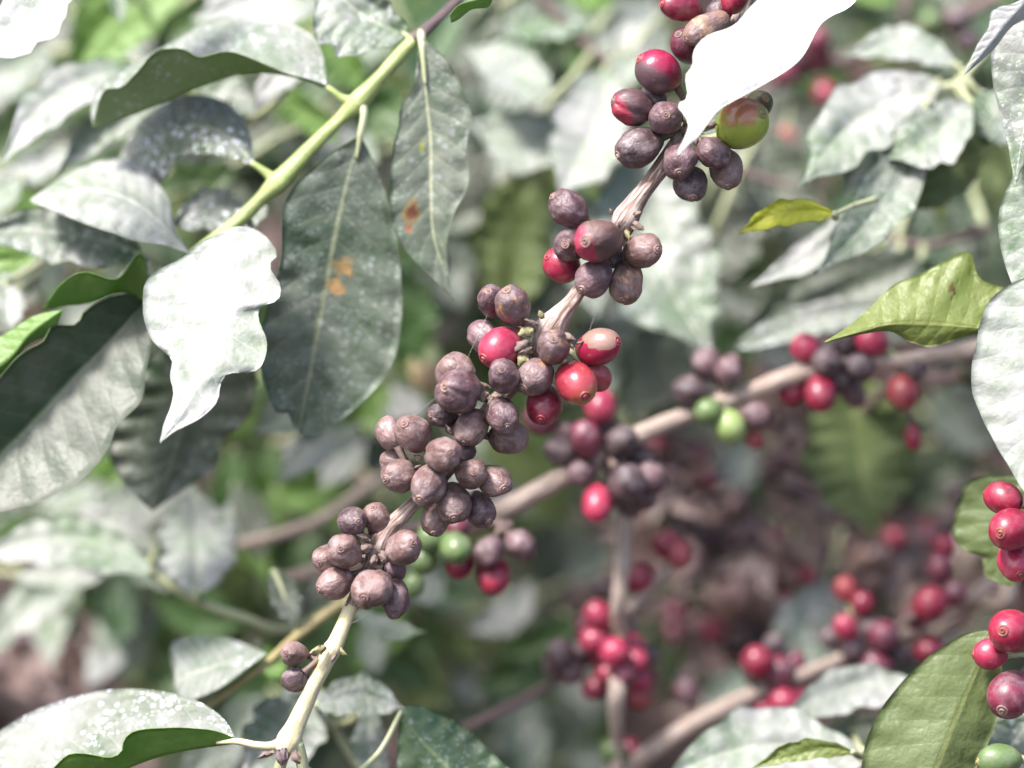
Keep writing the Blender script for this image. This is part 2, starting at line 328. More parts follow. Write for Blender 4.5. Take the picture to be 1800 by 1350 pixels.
# ---------------------------------------------------------------- leaves
def leaf(parent, L, M, Rr, kind='d', under='n', face='top', z=(0, 0), zl=0.0, zr=0.0, bulge=0.0, ripple=1.0, n=44, label=None, name='leaf', waves=9, tilt=0.0):
    """three outlines from leaf base to tip in photo pixels, with depth: one margin, the midrib, the other margin.
    The half between M and Rr shows the side named by face towards the camera."""
    def dep(c, off):
        c = spline(c, n); o = []
        for i, q in enumerate(c):
            t = i / (n - 1)
            zz = z[0] + (z[1] - z[0]) * t + off * math.sin(math.pi * min(1, t * 1.02)) ** 0.7
            zz -= tilt * (q[1] - M[0][1]) * PX
            o.append(P(q[0], q[1], zz))
        return o
    Lc, Mc, Rc = dep(L, zl), dep(M, 0), dep(Rr, zr)
    K = 9; sd = random.random() * 50
    grid = []
    width = max((Lc[i] - Rc[i]).length for i in range(n))
    for i in range(n):
        row = []; t = i / (n - 1)
        for j in range(-K, K + 1):
            s = j / K; a = abs(s); E = Lc[i] if s < 0 else Rc[i]
            p = Mc[i].lerp(E, a)
            p = p - VF * (bulge * a * (1 - a) * 4 * math.sin(math.pi * t))
            env = math.sin(math.pi * t) ** 0.5 if 0 < t < 1 else 0
            p = p + VF * (ripple * width * env * (0.035 * a * a * math.sin(t * waves * 2 * math.pi + (0 if s < 0 else 1.7) + sd)
                          + 0.05 * noise.noise(Vector((t * 3.5 + sd, s * 1.6, 0)))
                          - 0.004 * a * math.cos(2 * math.pi * (t * 11 - a * 1.35))))
            row.append(p)
        grid.append(row)
    W = 2 * K + 1
    # decide which side is the upper one
    acc = 0
    for i in range(4, n - 4):
        a, b, c = grid[i][K], grid[i][K + K // 2 + 2], grid[i + 1][K]
        nn = (b - a).cross(c - a)
        if nn.length > 0: acc += nn.normalized().dot((CAM - a).normalized())
    sign = 1 if acc > 0 else -1          # +1: (along v) x (along u) points to the camera
    topsign = sign if face == 'top' else -sign
    th = 0.00022
    verts_t, verts_b = [], []
    for i in range(n):
        for j in range(W):
            du = grid[min(i + 1, n - 1)][j] - grid[max(i - 1, 0)][j]
            dv = grid[i][min(j + 1, W - 1)] - grid[i][max(j - 1, 0)]
            nn = dv.cross(du)
            nn = nn.normalized() * topsign if nn.length > 1e-12 else -VF
            e = 1.0 if 0 < j < W - 1 else 0.4
            rib = 0.00035 * max(0, 1 - abs(j - K)) * (1 - i / n)
            verts_t.append(grid[i][j] + nn * th * e); verts_b.append(grid[i][j] - nn * (th * e + rib))
    verts = verts_t + verts_b; off = n * W
    uvs = [(i / (n - 1), j / (W - 1)) for i in range(n) for j in range(W)] * 2
    faces, mi = [], []
    for i in range(n - 1):
        for j in range(W - 1):
            a = i * W + j; q = (a, a + 1, a + W + 1, a + W)     # normal = dv x du
            if topsign > 0: faces.append(q); faces.append(tuple(off + k for k in reversed(q)))
            else: faces.append(tuple(reversed(q))); faces.append(tuple(off + k for k in q))
            mi += [0, 1]
    ring = [j for j in range(W)] + [i * W + W - 1 for i in range(1, n)] + [(n - 1) * W + j for j in range(W - 2, -1, -1)] + [i * W for i in range(n - 2, 0, -1)]
    for a, b in zip(ring, ring[1:] + ring[:1]):
        f = (a, a + off, b + off, b)
        faces.append(f if topsign < 0 else tuple(reversed(f))); mi.append(1)
    o = mesh(name, verts, faces, [LT[kind], LU[under]], parent, Mc[0], mi=mi, uvs=uvs)
    if label: o['label'] = label
    return o

def prof(t):   # half width of a coffee leaf along its length, drip tip
    if not 0 < t < 1: return 0.0
    q_ = max(0, (t - 0.72) / 0.28); q_ = q_ * q_ * (3 - 2 * q_)
    return math.sin(math.pi * t ** 0.88) ** 0.72 * (1 - 0.6 * q_)

def sleaf(parent, b, t, w, z=0.1, z2=None, kind='d', under='n', face='top', bend=0.0, fold=0.0, asym=0.0, wavy=1.0, label=None, n=30, stalk=None, droop=0.0):
    "simple leaf between two pixels; w = full width in px; bend = sideways bow as a share of its length; asym squeezes one half (leaf turned edge-on)"
    bx, by = b; tx, ty = t; z2 = z if z2 is None else z2
    dx, dy = tx - bx, ty - by; Ln = math.hypot(dx, dy); nx, ny = -dy / Ln, dx / Ln
    sd = random.random() * 9
    L, M, Rr = [], [], []
    K = 29
    for i in range(K):
        u = i / (K - 1); bo = bend * Ln * math.sin(math.pi * u) * (1 if u < .5 else 1)
        cx, cy = bx + dx * u + nx * bo, by + dy * u + ny * bo
        hw = w / 2 * prof(u)
        wl = 1 + wavy * (0.09 * math.sin(u * 23 + sd) + 0.05 * math.sin(u * 41 + sd * 3)); wr = 1 + wavy * (0.09 * math.sin(u * 21 + sd * 2) + 0.05 * math.sin(u * 37 + sd))
        M.append((cx, cy)); L.append((cx + nx * hw * wl * (1 + asym), cy + ny * hw * wl * (1 + asym)))
        Rr.append((cx - nx * hw * wr * (1 - asym), cy - ny * hw * wr * (1 - asym)))
    zc = w * PX * 0.18
    tilt = {'w': 0.75, 'x': 0.7, 'd': 0.5, 's': 0.4, 'y': 0.2}.get(kind, 0.1) if face == 'top' else 0.0
    if abs(ty - by) * PX * tilt > 0.03: tilt *= 0.03 / (abs(ty - by) * PX * tilt)
    o = leaf(parent, L, M, Rr, kind, under, face, (z, z2), -zc * (1 + fold) , -zc * (1 - fold), 0.0, 1.7, n, label, tilt=tilt)
    if stalk:
        q0 = P(stalk[0], stalk[1], z if len(stalk) < 3 else stalk[2]); q1 = P(bx, by, z); q2 = P(bx + dx * .06, by + dy * .06, z + (z2 - z) * .06 - tilt * dy * .06 * PX)
        mid = q0.lerp(q1, .5) - VU * 0.001
        tube('leaf_stalk', [q0, mid, q1, q2], [0.0012, 0.001, 0.0009, 0.0004], WB['leafstalk'], parent, 8)
    return o

# ---------------------------------------------------------------- cherries
def berry_mesh(a, b, style, seed, NU=44, NV=30):
    "local z towards the calyx; returns verts, faces"
    rnd = random.Random(seed)
    sv = Vector((seed * 3.7 % 50, seed * 1.3 % 50, 0))
    dry = style in 'bBmkto'
    verts = []; fur = rnd.random() * 6.28
    fd = (rnd.choice([0, 0.03, 0.07, 0.12]) if dry else 0.0)
    nw = rnd.randint(9, 15); sq = rnd.choice([0, 0.04, 0.1, 0.16])
    am1, am2 = (0.055, 0.016) if dry else (0.015, 0.0)
    for i in range(NV + 1):
        th = math.pi * i / NV; ct, sn = math.cos(th), math.sin(th)
        for j in range(NU):
            ph = 2 * math.pi * j / NU
            d = Vector((sn * math.cos(ph), sn * math.sin(ph), ct))
            r = 1 + am1 * 2 * noise.noise(d * 1.4 + sv) + am2 * 2 * noise.noise(d * 4.0 + sv)
            if dry:
                r += 0.007 * sn * math.sin(nw * ph + 3 * noise.noise(d * 2 + sv)) * (0.4 + abs(ct))
                r += 0.008 * noise.noise(Vector((d.x * 8, d.y * 8, d.z * 3)) + sv)
                cphi = math.cos(ph - fur)
                r -= fd * math.exp(-(cphi / 0.22) ** 2) * sn
            if dry:
                fl = max(0, math.cos(ph - fur - 1.2)); r -= sq * fl ** 4 * sn
            bb = b * (1 + 0.05 * ct)
            x, y, zz = d.x * bb * r, d.y * bb * r, d.z * a * r
            if i == 0: x = y = 0
            if i == NV: x = y = 0
            verts.append(Vector((x, y, zz)))
    faces = []
    for i in range(NV):
        for j in range(NU):
            p, q = i * NU + j, i * NU + (j + 1) % NU
            faces.append((p, p + NU, q + NU, q))
    return verts, faces

CAL = [(0.36, -0.05), (0.345, 0.02), (0.31, 0.05), (0.27, 0.045), (0.235, 0.005), (0.17, 0.0), (0.15, 0.055), (0.115, 0.085), (0.08, 0.05), (0.05, -0.01), (0.0, -0.02)]
def calyx(b, ztop, seed):
    v, f = [], []; S = 20
    for k, (r, zz) in enumerate(CAL):
        for j in range(S):
            a = 2 * math.pi * j / S
            w = 1 + 0.10 * noise.noise(Vector((math.cos(a) * 1.5, math.sin(a) * 1.5, seed)))
            v.append(Vector((r * 0.80 * b * w * math.cos(a), r * 0.80 * b * w * math.sin(a), ztop + 0.015 * b + zz * b - (r * r) * b * 0.5)))
    for k in range(len(CAL) - 1):
        for j in range(S):
            p, q = k * S + j, k * S + (j + 1) % S
            f.append((p, q, q + S, p + S))
    return v, f

CHL = {'r': 'ripe red cherry', 'c': 'glossy pink red cherry', 'v': 'purplish red cherry', 'g': 'unripe green cherry', 'l': 'pale green cherry',
       'j': 'orange red cherry', 'q': 'shaded dark green cherry'}
_shared = {}
def cherries(parent, specs, z0, nodes, detail=True, separate=True):
    """specs: (cx, cy, a, b, tipx, tipy, layer, style[, material, label]); a, b half axes in px; tip = where the calyx shows (None: hidden);
    layer: depth order, in units of 10 px; nodes: (x, y, z) points on the stem that carry them"""
    dz = [s[6] * 10 * PX for s in specs]
    if separate:
        for it in range(60):
            mv = 0
            for i in range(len(specs)):
                for j in range(i + 1, len(specs)):
                    si, sj = specs[i], specs[j]
                    d = math.hypot(si[0] - sj[0], si[1] - sj[1]) * PX
                    need = ((si[2] + si[3]) / 2 + (sj[2] + sj[3]) / 2) * PX * 0.93
                    if d < need:
                        rq = math.sqrt(need ** 2 - d ** 2); g = dz[i] - dz[j]
                        if abs(g) < rq:
                            sg = 1 if g > 0 or (g == 0 and i > j) else -1
                            m = (rq - abs(g)) * 0.5 * 0.6; dz[i] += sg * m; dz[j] -= sg * m; mv = 1
            if not mv: break
    out = []
    for k, s in enumerate(specs):
        cx, cy, a, b, tx, ty, lay, style = s[:8]
        mat = s[8] if len(s) > 8 and s[8] is not None else None
        z = z0 + dz[k]
        c = P(cx, cy, z); sc = PX * (F + z) / F
        if not detail: a, b = a * 1.08, b * 1.08
        else: a, b = a * 1.03, b * 1.04
        # nearest node
        nd = min(nodes, key=lambda q: math.hypot(q[0] - cx, q[1] - cy) + abs(q[2] - z) / PX)
        ndp = P(*nd)
        if tx is not None:                       # true length from the foreshortened outline
            dd = math.hypot(tx - cx, ty - cy); de = b * b + dd * dd - a * a
            at = b * dd / math.sqrt(de) if de > 1 else 9e9
            a = max(b * 1.04, min(at, max(a, 1.42 * b)))
        if tx is None:
            ax = c - ndp; ax = (ax - VF * ax.dot(VF) * 0.6).normalized()
            if ty == 'away': ax = (ax + VF * 0.7).normalized()
        else:
            px, py = (tx - cx) / a, -(ty - cy) / a
            l = math.hypot(px, py)
            if l > 0.97: px, py = px / l * 0.97, py / l * 0.97
            ax = (VX * px + VU * py - VF * math.sqrt(max(0, 1 - px * px - py * py))).normalized()
        yv = (-VF + ax * VF.dot(ax))
        if yv.length < 0.2: yv = VU - ax * VU.dot(ax)
        yv.normalize(); xv = yv.cross(ax)
        M3 = Matrix((xv, yv, ax)).transposed()
        seed = k * 1.7 + cx * 0.013
        if callable(mat): mat = mat(M3)
        if isinstance(mat, str): mat = BM[mat]
        m = mat or BM[style]
        if detail:
            vs, fs = berry_mesh(a * sc, b * sc, style, seed); ztop = vs[0].z
            me = bpy.data.meshes.new('cherry'); me.from_pydata([tuple(v) for v in vs], [], fs); me.materials.append(m)
            me.polygons.foreach_set('use_smooth', [True] * len(me.polygons))
            o = bpy.data.objects.new('cherry', me); scl = None
        else:
            key = (style, k % 3)
            if key not in _shared:
                vs, fs = berry_mesh(1, 1, style, seed, 28, 18)
                me = bpy.data.meshes.new('cherry'); me.from_pydata([tuple(v * 0.005) for v in vs], [], fs); me.materials.append(m)
                me.polygons.foreach_set('use_smooth', [True] * len(me.polygons)); _shared[key] = me
            o = bpy.data.objects.new('cherry', _shared[key])
            o.scale = (b * sc / 0.005, b * sc / 0.005, a * sc / 0.005)
        link(o, parent); o.location = c - origin_of(parent)
        q = M3.to_quaternion(); o.rotation_mode = 'QUATERNION'; o.rotation_quaternion = q
        lb = s[9] if len(s) > 9 else CHL.get(style)
        if lb: o['label'] = lb
        # calyx disc and stalk are sub-parts, in the cherry's own frame
        if detail:
            vs, fs = calyx(b * sc, ztop, seed)
            me = bpy.data.meshes.new('calyx'); me.from_pydata([tuple(v) for v in vs], [], fs)
            me.materials.append(mcalv if style in 'glq' else mcalg if style in 'rcj' else mcal)
            me.polygons.foreach_set('use_smooth', [True] * len(me.polygons))
            co = bpy.data.objects.new('calyx', me); link(co, o)
        Mi = M3.transposed()
        e = Mi @ (ndp - c)
        if not detail: e = Vector((e.x / o.scale.x, e.y / o.scale.y, e.z / o.scale.z)); p0 = Vector((0, 0, -0.0047)); rr = 0.0011
        else: p0 = Vector((0, 0, -a * sc * 0.9)); rr = 0.0010
        far = (e - p0).length
        if far > 0.0008:
            mid = p0 + Vector((0, 0, -1)) * far * 0.3 + (e - p0) * 0.35
            if (M3 @ (e - p0)).dot(-VF) < -0.9 * far: pass
            pts = [p0, p0.lerp(mid, .6), mid.lerp(e, .4), e]
            vs, fs = [], []; S = 8
            t0 = (e - p0).normalized(); rf = t0.orthogonal().normalized(); bi = t0.cross(rf)
            for qi, pp in enumerate(pts):
                r_ = rr * (1.25, .8, .85, 1.2)[qi]
                for j in range(S):
                    an = 2 * math.pi * j / S; vs.append(tuple(pp + (rf * math.cos(an) + bi * math.sin(an)) * r_))
            for qi in range(3):
                for j in range(S):
                    p_, q_ = qi * S + j, qi * S + (j + 1) % S; fs.append((p_, q_, q_ + S, p_ + S))
            me = bpy.data.meshes.new('fruit_stalk'); me.from_pydata(vs, [], fs)
            me.materials.append(WB['scale'] if style in 'bBmktovr' else WB['leafstalk'])
            me.polygons.foreach_set('use_smooth', [True] * len(me.polygons))
            so = bpy.data.objects.new('fruit_stalk', me); link(so, o)
        out.append(o)
    return out

def bract(parent, x, y, z, size, ang, mat='scale', name='dry_bract'):
    "a little crumpled scale"
    c = P(x, y, z); s = size * PX; rnd = random.Random(int(x * 7 + y))
    ax = VX * math.cos(R(ang)) + VU * math.sin(R(ang)); side = VX * -math.sin(R(ang)) + VU * math.cos(R(ang))
    vs, fs = [], []; n = 7; m = 5; wf = rnd.uniform(.16, .36); s *= rnd.uniform(.8, 1.25)
    for lay in (0, 1):
        for i in range(n):
            t = i / (n - 1); wd = wf * math.sin(math.pi * (0.18 + 0.8 * t)) * s
            for j in range(m):
                q = j / (m - 1) * 2 - 1
                p = c + ax * s * t + side * wd * q - VF * (s * 0.3 * (1 - q * q) * 0.8 + s * 0.25 * math.sin(2.3 * t)) \
                    + Vector([rnd.uniform(-1, 1) * s * 0.09 for _ in range(3)]) * (1 - lay)
                vs.append(p + VF * lay * s * 0.05)
    off = n * m
    for i in range(n - 1):
        for j in range(m - 1):
            a = i * m + j; fs.append((a, a + 1, a + m + 1, a + m)); fs.append((off + a + m, off + a + m + 1, off + a + 1, off + a))
    ring = list(range(m)) + [i * m + m - 1 for i in range(1, n)] + [(n - 1) * m + j for j in range(m - 2, -1, -1)] + [i * m for i in range(n - 2, 0, -1)]
    for a, b in zip(ring, ring[1:] + ring[:1]): fs.append((a, b, b + off, a + off))
    return mesh(name, vs, fs, WB[mat], parent, c)

# special skins, patches placed on the fruit itself
_gc = [0]
def gradskin(c1, c2, c3, gcol, d, lo, hi, rough=0.4, wrinkle=0.4, coat=0.2, amp=1.3, name='patched cherry skin', dusty=0.0):
    def f(M3):
        v = (VX * d[0] + VU * d[1] - VF * d[2]).normalized()
        return berry_mat(name, c1, c2, c3, rough, wrinkle, 0.62, grad=(M3.transposed() @ v, lo, hi, amp), gcol=gcol, coat=coat, dusty=dusty)
    return f

RED1, RED2, RED3 = (0.27, 0.010, 0.05), (0.17, 0.008, 0.034), (0.33, 0.045, 0.075)

# ================================================================ MAIN FRUITING BRANCH (in focus)
br = empty('coffee_branch', P(510, 1330, 0), 'sharp pale knobbly branch lined with shrivelled brown coffee cherries running diagonally up the middle', 'coffee branch', None)
main_path = [(1330, -60, 0.012, 30), (1290, 60, 0.01, 28), (1235, 190, 0.008, 30), (1185, 262, 0.004, 30), (1152, 308, 0.002, 29), (1118, 356, 0.001, 33), (1100, 385, 0.001, 46),
             (1078, 425, 0.004, 32), (1040, 480, 0.004, 26), (1012, 520, 0.002, 28), (985, 553, 0.002, 38), (966, 582, 0.003, 50), (940, 640, 0.006, 34), (880, 700, 0.006, 30), (832, 760, 0.006, 32),
             (795, 815, 0.006, 30), (745, 865, 0.005, 25), (716, 897, 0.003, 27), (683, 930, 0.002, 31), (664, 958, 0.002, 42), (655, 985, 0.004, 28), (636, 1030, 0.003, 25), (615, 1070, 0.002, 25)]
stem('stem', main_path, WB['bark'], br, rough=0.10, seg=22, n=170)
tip = stem('green_stem_tip', [(618, 1064, 0.002, 24.5), (604, 1098, 0.001, 26), (590, 1130, 0, 30), (585, 1140, 0, 35), (575, 1158, 0, 30), (556, 1195, 0, 29), (536, 1240, 0, 30), (518, 1278, 0, 35), (508, 1300, 0, 42), (500, 1322, 0, 34)], WB['pale'], br, rough=0.04, seg=20, n=70)
tip['label'] = 'smooth pale yellow end of the branch'
stem('green_stem_tip', [(503, 1310, 0, 30), (495, 1335, 0.001, 22), (486, 1375, 0.002, 18)], WB['leafstalk'], br, rough=0.05)
stem('green_stem_tip', [(520, 1305, 0, 26), (530, 1335, 0.001, 22), (535, 1380, 0.002, 20)], WB['leafstalk'], br, rough=0.05)
stem('leaf_stalk', [(508, 1300, 0, 32), (480, 1311, 0.0, 18), (450, 1310, 0.0, 14), (415, 1303, 0.001, 12), (380, 1306, .002, 5)], WB['pale'], br, rough=0.04)

NODES = [(1250, 90, .009), (1200, 235, .006), (1100, 392, .002), (1085, 440, .004), (966, 585, .003), (930, 650, .006), (850, 700, .006), (830, 765, .006), (800, 805, .006),
         (770, 830, .006), (740, 868, .004), (662, 962, .002), (655, 995, .003)]
cr1 = gradskin(RED1, RED2, RED3, (0.09, 0.05, 0.06), (-.75, -.75, .2), -0.05, 0.5, 0.33, 0.35, 0.25, 1.0)
cr2 = gradskin((0.095, 0.052, 0.056), (0.13, 0.08, 0.085), (0.2, 0.10, 0.06), (0.30, 0.03, 0.06), (-.85, -.5, .3), 0.35, 0.62, 0.42, 0.7, 0.1, 0.8)
cr3 = gradskin((0.09, 0.05, 0.046), (0.16, 0.095, 0.085), (0.30, 0.14, 0.06), (0.33, 0.03, 0.07), (-.9, -.45, .2), 0.45, 0.75, 0.45, 0.9, 0.1, 0.7)
cgr = gradskin((0.22, 0.30, 0.05), (0.27, 0.34, 0.05), (0.33, 0.28, 0.08), (0.36, 0.13, 0.07), (-.1, .8, .5), 0.45, 1.0, 0.3, 0.12, 0.3, 1.4)
cor = gradskin((0.33, 0.04, 0.05), (0.26, 0.022, 0.04), (0.34, 0.10, 0.06), (0.33, 0.20, 0.055), (.5, -.8, 0.0), 0.3, 1.15, 0.28, 0.1, 0.35, 0.9)
ctan = gradskin((0.28, 0.015, 0.05), (0.15, 0.010, 0.03), (0.14, 0.04, 0.045), (0.25, 0.15, 0.12), (-.1, .75, .65), 0.50, 0.56, 0.3, 0.2, 0.3, 0.5)
MAIN = [
 # top cluster
 (1197, 12, 42, 25, 1162, 8, 0, 'r'), (1242, 50, 50, 27, 1204, 72, -1, 't', None, 'long grey brown shrivelled cherry'), (1208, 82, 33, 27, 1191, 62, 1, 'v'), (1292, -4, 30, 24, None, None, 2, 'r'),
 (1262, 22, 24, 20, None, None, 3, 'k'),
 (1158, 127, 42, 37, 1124, 103, -1, 'r', cr1, 'half red, half shrivelled cherry'), (1111, 188, 38, 31, 1075, 177, 0, 'm', cr2, 'mauve cherry with a red end'), (1150, 171, 26, 20, None, 'away', 3, 'k'),
 (1170, 207, 32, 29, 1169, 204, -2, 'm'), (1123, 259, 43, 34, 1084, 276, 0, 'k'),
 (1197, 281, 35, 31, 1193, 307, -1, 'm'), (1253, 268, 31, 26, None, None, -1, 'm'), (1276, 296, 37, 29, 1279, 330, 1, 'b'), (1214, 322, 32, 29, 1217, 349, 1, 'k'),
 (1304, 218, 48, 42, 1338, 199, -1, 'g', cgr, 'plump green cherry blushing red'), (1333, 184, 27, 23, 1345, 175, 3, 'q'),
 # second cluster
 (1000, 368, 39, 31, 970, 344, 0, 'm'), (1054, 425, 43, 39, 1028, 426, -3, 'b', cr3, 'brown cherry with a red cheek'), (1002, 432, 33, 27, 993, 431, -1, 'm'),
 (988, 466, 34, 31, 962, 450, 1, 'r', None, 'red cherry with grey bloom'), (1044, 489, 35, 30, 1022, 510, -1, 'm'), (1130, 440, 38, 29, 1155, 439, -2, 'b'), (1101, 497, 37, 29, 1096, 530, -1, 't'),
 (1082, 452, 20, 16, None, None, 2, 'k'),
 # third cluster
 (864, 531, 33, 25, 858, 512, 2, 'm'), (902, 537, 36, 31, 890, 509, -1, 'o'), (853, 594, 36, 27, None, 'away', 3, 'm'), (881, 611, 41, 35, 850, 631, 0, 'c'),
 (887, 661, 30, 28, 882, 649, -3, 'm'), (972, 611, 33, 28, 973, 596, -4, 'o'), (1051, 610, 45, 31, 1086, 600, -1, 'r', ctan, 'red cherry with a tan scar and dark underside'),
 (940, 661, 35, 32, 919, 682, -2, 'o'), (1012, 672, 44, 34, 1028, 697, -3, 'j', cor, 'orange red cherry with a green tip'), (1048, 661, 31, 24, None, 'away', 2, 'j'), (957, 710, 40, 31, 950, 738, 1, 'r'),
 # fourth cluster
 (801, 656, 36, 34, None, 'away', 0, 'B'), (806, 688, 42, 37, 782, 679, -2, 'm'), (778, 729, 30, 22, 757, 728, 1, 'k'), (797, 752, 15, 13, None, 'away', 2, 'k'),
 (829, 752, 35, 29, 815, 778, -1, 'B'), (883, 729, 37, 28, 893, 752, -2, 'm'), (893, 768, 36, 30, None, 'away', 1, 'B'),
 # fifth cluster
 (688, 761, 31, 27, None, 'away', 1, 'B'), (727, 762, 34, 31, 712, 745, -1, 'B'), (779, 799, 35, 30, 793, 797, -3, 'B'), (815, 793, 22, 20, None, 'away', 1, 'k'),
 (693, 812, 27, 21, None, 'away', 2, 'B'), (704, 837, 35, 29, 677, 842, 0, 'B'), (753, 852, 37, 31, 738, 878, -2, 'B'),
 (828, 832, 31, 27, 833, 828, -2, 'B'), (868, 846, 36, 28, 886, 858, 0, 'B'), (797, 884, 37, 31, 798, 909, -1, 'B'), (842, 895, 33, 26, 860, 918, 1, 'm'), (766, 909, 32, 25, 764, 938, 1, 'B'),
 # sixth cluster
 (618, 915, 28, 25, 632, 917, -1, 'k'), (662, 916, 32, 27, 655, 890, 2, 'B'), (606, 969, 36, 30, 600, 962, -2, 'B'), (577, 982, 28, 24, 562, 988, 1, 'B'), (707, 963, 37, 30, 726, 953, -2, 'B'),
 (591, 1024, 33, 29, 563, 1036, 0, 'B'), (655, 1033, 38, 34, 641, 1047, -3, 'B'), (693, 1050, 40, 26, 698, 1084, 0, 'm'), (692, 1002, 22, 19, None, 'away', 2, 'm'),
]
cherries(br, MAIN, 0.0, NODES)
cherries(br, [(518, 1150, 25, 21, 503, 1147, 0, 'B'), (519, 1193, 25, 23, None, 'away', 0, 'k')], 0.0, [(576, 1148, 0), (560, 1160, 0)])
for (x, y, s, a, m) in [(560, 1150, 18, 175, 'scale'), (572, 1138, 22, 200, 'scale2'), (596, 1140, 16, -40, 'scale2'), (590, 1150, 20, -120, 'scale'),
                        (945, 570, 24, 160, 'scale'), (938, 582, 30, 190, 'scale2'), (930, 600, 28, 215, 'scale'), (955, 560, 18, 120, 'scale2'), (990, 590, 20, -20, 'scale'), (1000, 600, 16, -60, 'scale'),
                        (925, 620, 26, 240, 'scale2'), (935, 612, 22, 200, 'scale'), (1012, 605, 14, 20, 'scale'),
                        (1110, 392, 20, -30, 'scale'), (1088, 402, 22, -100, 'scale'), (1075, 378, 12, 100, 'scale'), (1100, 404, 20, -70, 'scale2'), (1115, 380, 14, 30, 'scale'),
                        (862, 683, 22, 150, 'scale'), (858, 692, 20, 190, 'scale'), (868, 698, 22, 230, 'scale'), (850, 705, 18, 110, 'scale2'),
                        (742, 808, 18, 150, 'scale'), (740, 818, 16, 200, 'scale'), (780, 835, 20, -80, 'scale'), (808, 775, 18, 60, 'scale'), (795, 765, 18, 120, 'scale'),
                        (650, 950, 22, 150, 'scale'), (655, 960, 24, 200, 'scale'), (668, 968, 26, -60, 'scale'), (660, 975, 22, -110, 'scale'), (645, 940, 14, 110, 'scale2'),
                        (1222, 215, 22, 30, 'scale'), (1215, 228, 24, -10, 'scale'), (1228, 240, 20, -60, 'scale'), (1205, 215, 20, 120, 'scale2'), (1240, 222, 18, 10, 'scale'),
                        (480, 1322, 26, 200, 'scale'), (500, 1315, 26, -90, 'dark'), (515, 1320, 22, -60, 'scale'), (487, 1318, 30, -70, 'dark')]:
    bract(br, x, y, -0.0035, s, a, m)
# bottom left leaf of the same branch, a V folded blade seen from its side
leaf(br, [(415, 1298), (370, 1283), (300, 1279), (237, 1285), (218, 1302), (213, 1322), (190, 1331), (128, 1324), (92, 1352), (50, 1400), (-40, 1460)],
     [(415, 1304), (350, 1313), (290, 1325), (230, 1346), (160, 1380), (90, 1420), (-60, 1490)],
     [(415, 1296), (385, 1256), (330, 1226), (240, 1211), (150, 1220), (60, 1250), (0, 1285), (-80, 1345), (-60, 1480)],
     's', 'u', 'top', (0.002, 0.012), -0.009, 0.024, ripple=0.5, label='speckled leaf folded up to show its green underside')
leaf(br, [(706, 1250), (722, 1239), (765, 1250), (822, 1282), (862, 1320), (905, 1362), (960, 1440)], [(706, 1250), (735, 1295), (780, 1340), (840, 1390), (960, 1440)],
     [(706, 1250), (698, 1310), (705, 1370), (760, 1430), (960, 1440)], 'g', 'n', 'top', (0.025, 0.02), 0.003, 0.003, label='dark green leaf flecked with white')
stem('leaf_stalk', [(530, 1345, 0.002, 12), (590, 1375, 0.012, 11), (660, 1330, 0.022, 10), (706, 1250, 0.025, 9)], WB['leafstalk'], br)

# blown-out leaf hanging in front of the top of the branch
sh = empty('leafy_shoot', P(1500, -90, -0.02), 'bright white leaf hanging over the top of the brown cherry branch, on its own shoot', 'leafy shoot')
stem('twig', [(1560, -160, -0.02, 22), (1500, -90, -0.02, 18), (1470, -60, -.02, 10)], WB['green'], sh)
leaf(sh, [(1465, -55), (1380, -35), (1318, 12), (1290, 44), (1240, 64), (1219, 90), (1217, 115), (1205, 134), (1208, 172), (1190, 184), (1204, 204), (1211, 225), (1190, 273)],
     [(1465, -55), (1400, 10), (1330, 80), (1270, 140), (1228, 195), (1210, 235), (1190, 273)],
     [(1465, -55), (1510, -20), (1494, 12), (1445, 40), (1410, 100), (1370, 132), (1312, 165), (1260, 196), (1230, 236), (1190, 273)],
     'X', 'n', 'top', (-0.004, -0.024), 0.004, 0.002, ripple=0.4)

exec_parts = []
# ================================================================ UPPER LEFT SHOOT
s1 = empty('leafy_shoot', P(800, 0, 0.03), 'yellow green shoot at the upper left with hanging spotted leaves', 'leafy shoot', None)
stem('twig', [(860, -50, 0.034, 18), (800, 5, 0.032, 17), (760, 42, 0.03, 19), (728, 70, 0.03, 26)], WB['dark'], s1)
stem('shoot_stem', [(732, 66, 0.03, 24), (700, 100, 0.03, 25), (655, 152, 0.03, 30), (628, 180, 0.03, 38), (600, 208, 0.03, 25), (545, 262, 0.03, 27), (505, 305, 0.03, 36), (486, 324, 0.03, 40), (460, 348, 0.03, 26),
     (420, 388, 0.03, 26), (350, 442, 0.03, 26), (285, 495, 0.03, 24), (255, 520, 0.03, 22)], WB['green'], s1, rough=0.04, seg=18)
stem('leaf_stalk', [(632, 178, .03, 20), (640, 200, .028, 15), (633, 240, .027, 11), (627, 280, .028, 5)], WB['leafstalk'], s1)
leaf(s1, [(633, 236), (560, 285), (505, 345), (495, 400), (492, 460), (468, 540), (456, 610), (466, 680), (488, 728), (504, 722), (516, 752)],
     [(633, 236), (604, 340), (578, 460), (560, 560), (545, 650), (525, 755)],
     [(633, 236), (664, 300), (690, 380), (702, 450), (706, 560), (685, 650), (620, 722), (560, 762), (525, 762)],
     'L1', 'n', 'top', (0.028, 0.034), -0.004, 0.002, ripple=0.7, label='hanging dark grey leaf with orange spots')
stem('leaf_stalk', [(740, 56, .03, 18), (742, 80, .026, 13), (748, 150, .025, 6)], WB['leafstalk'], s1)
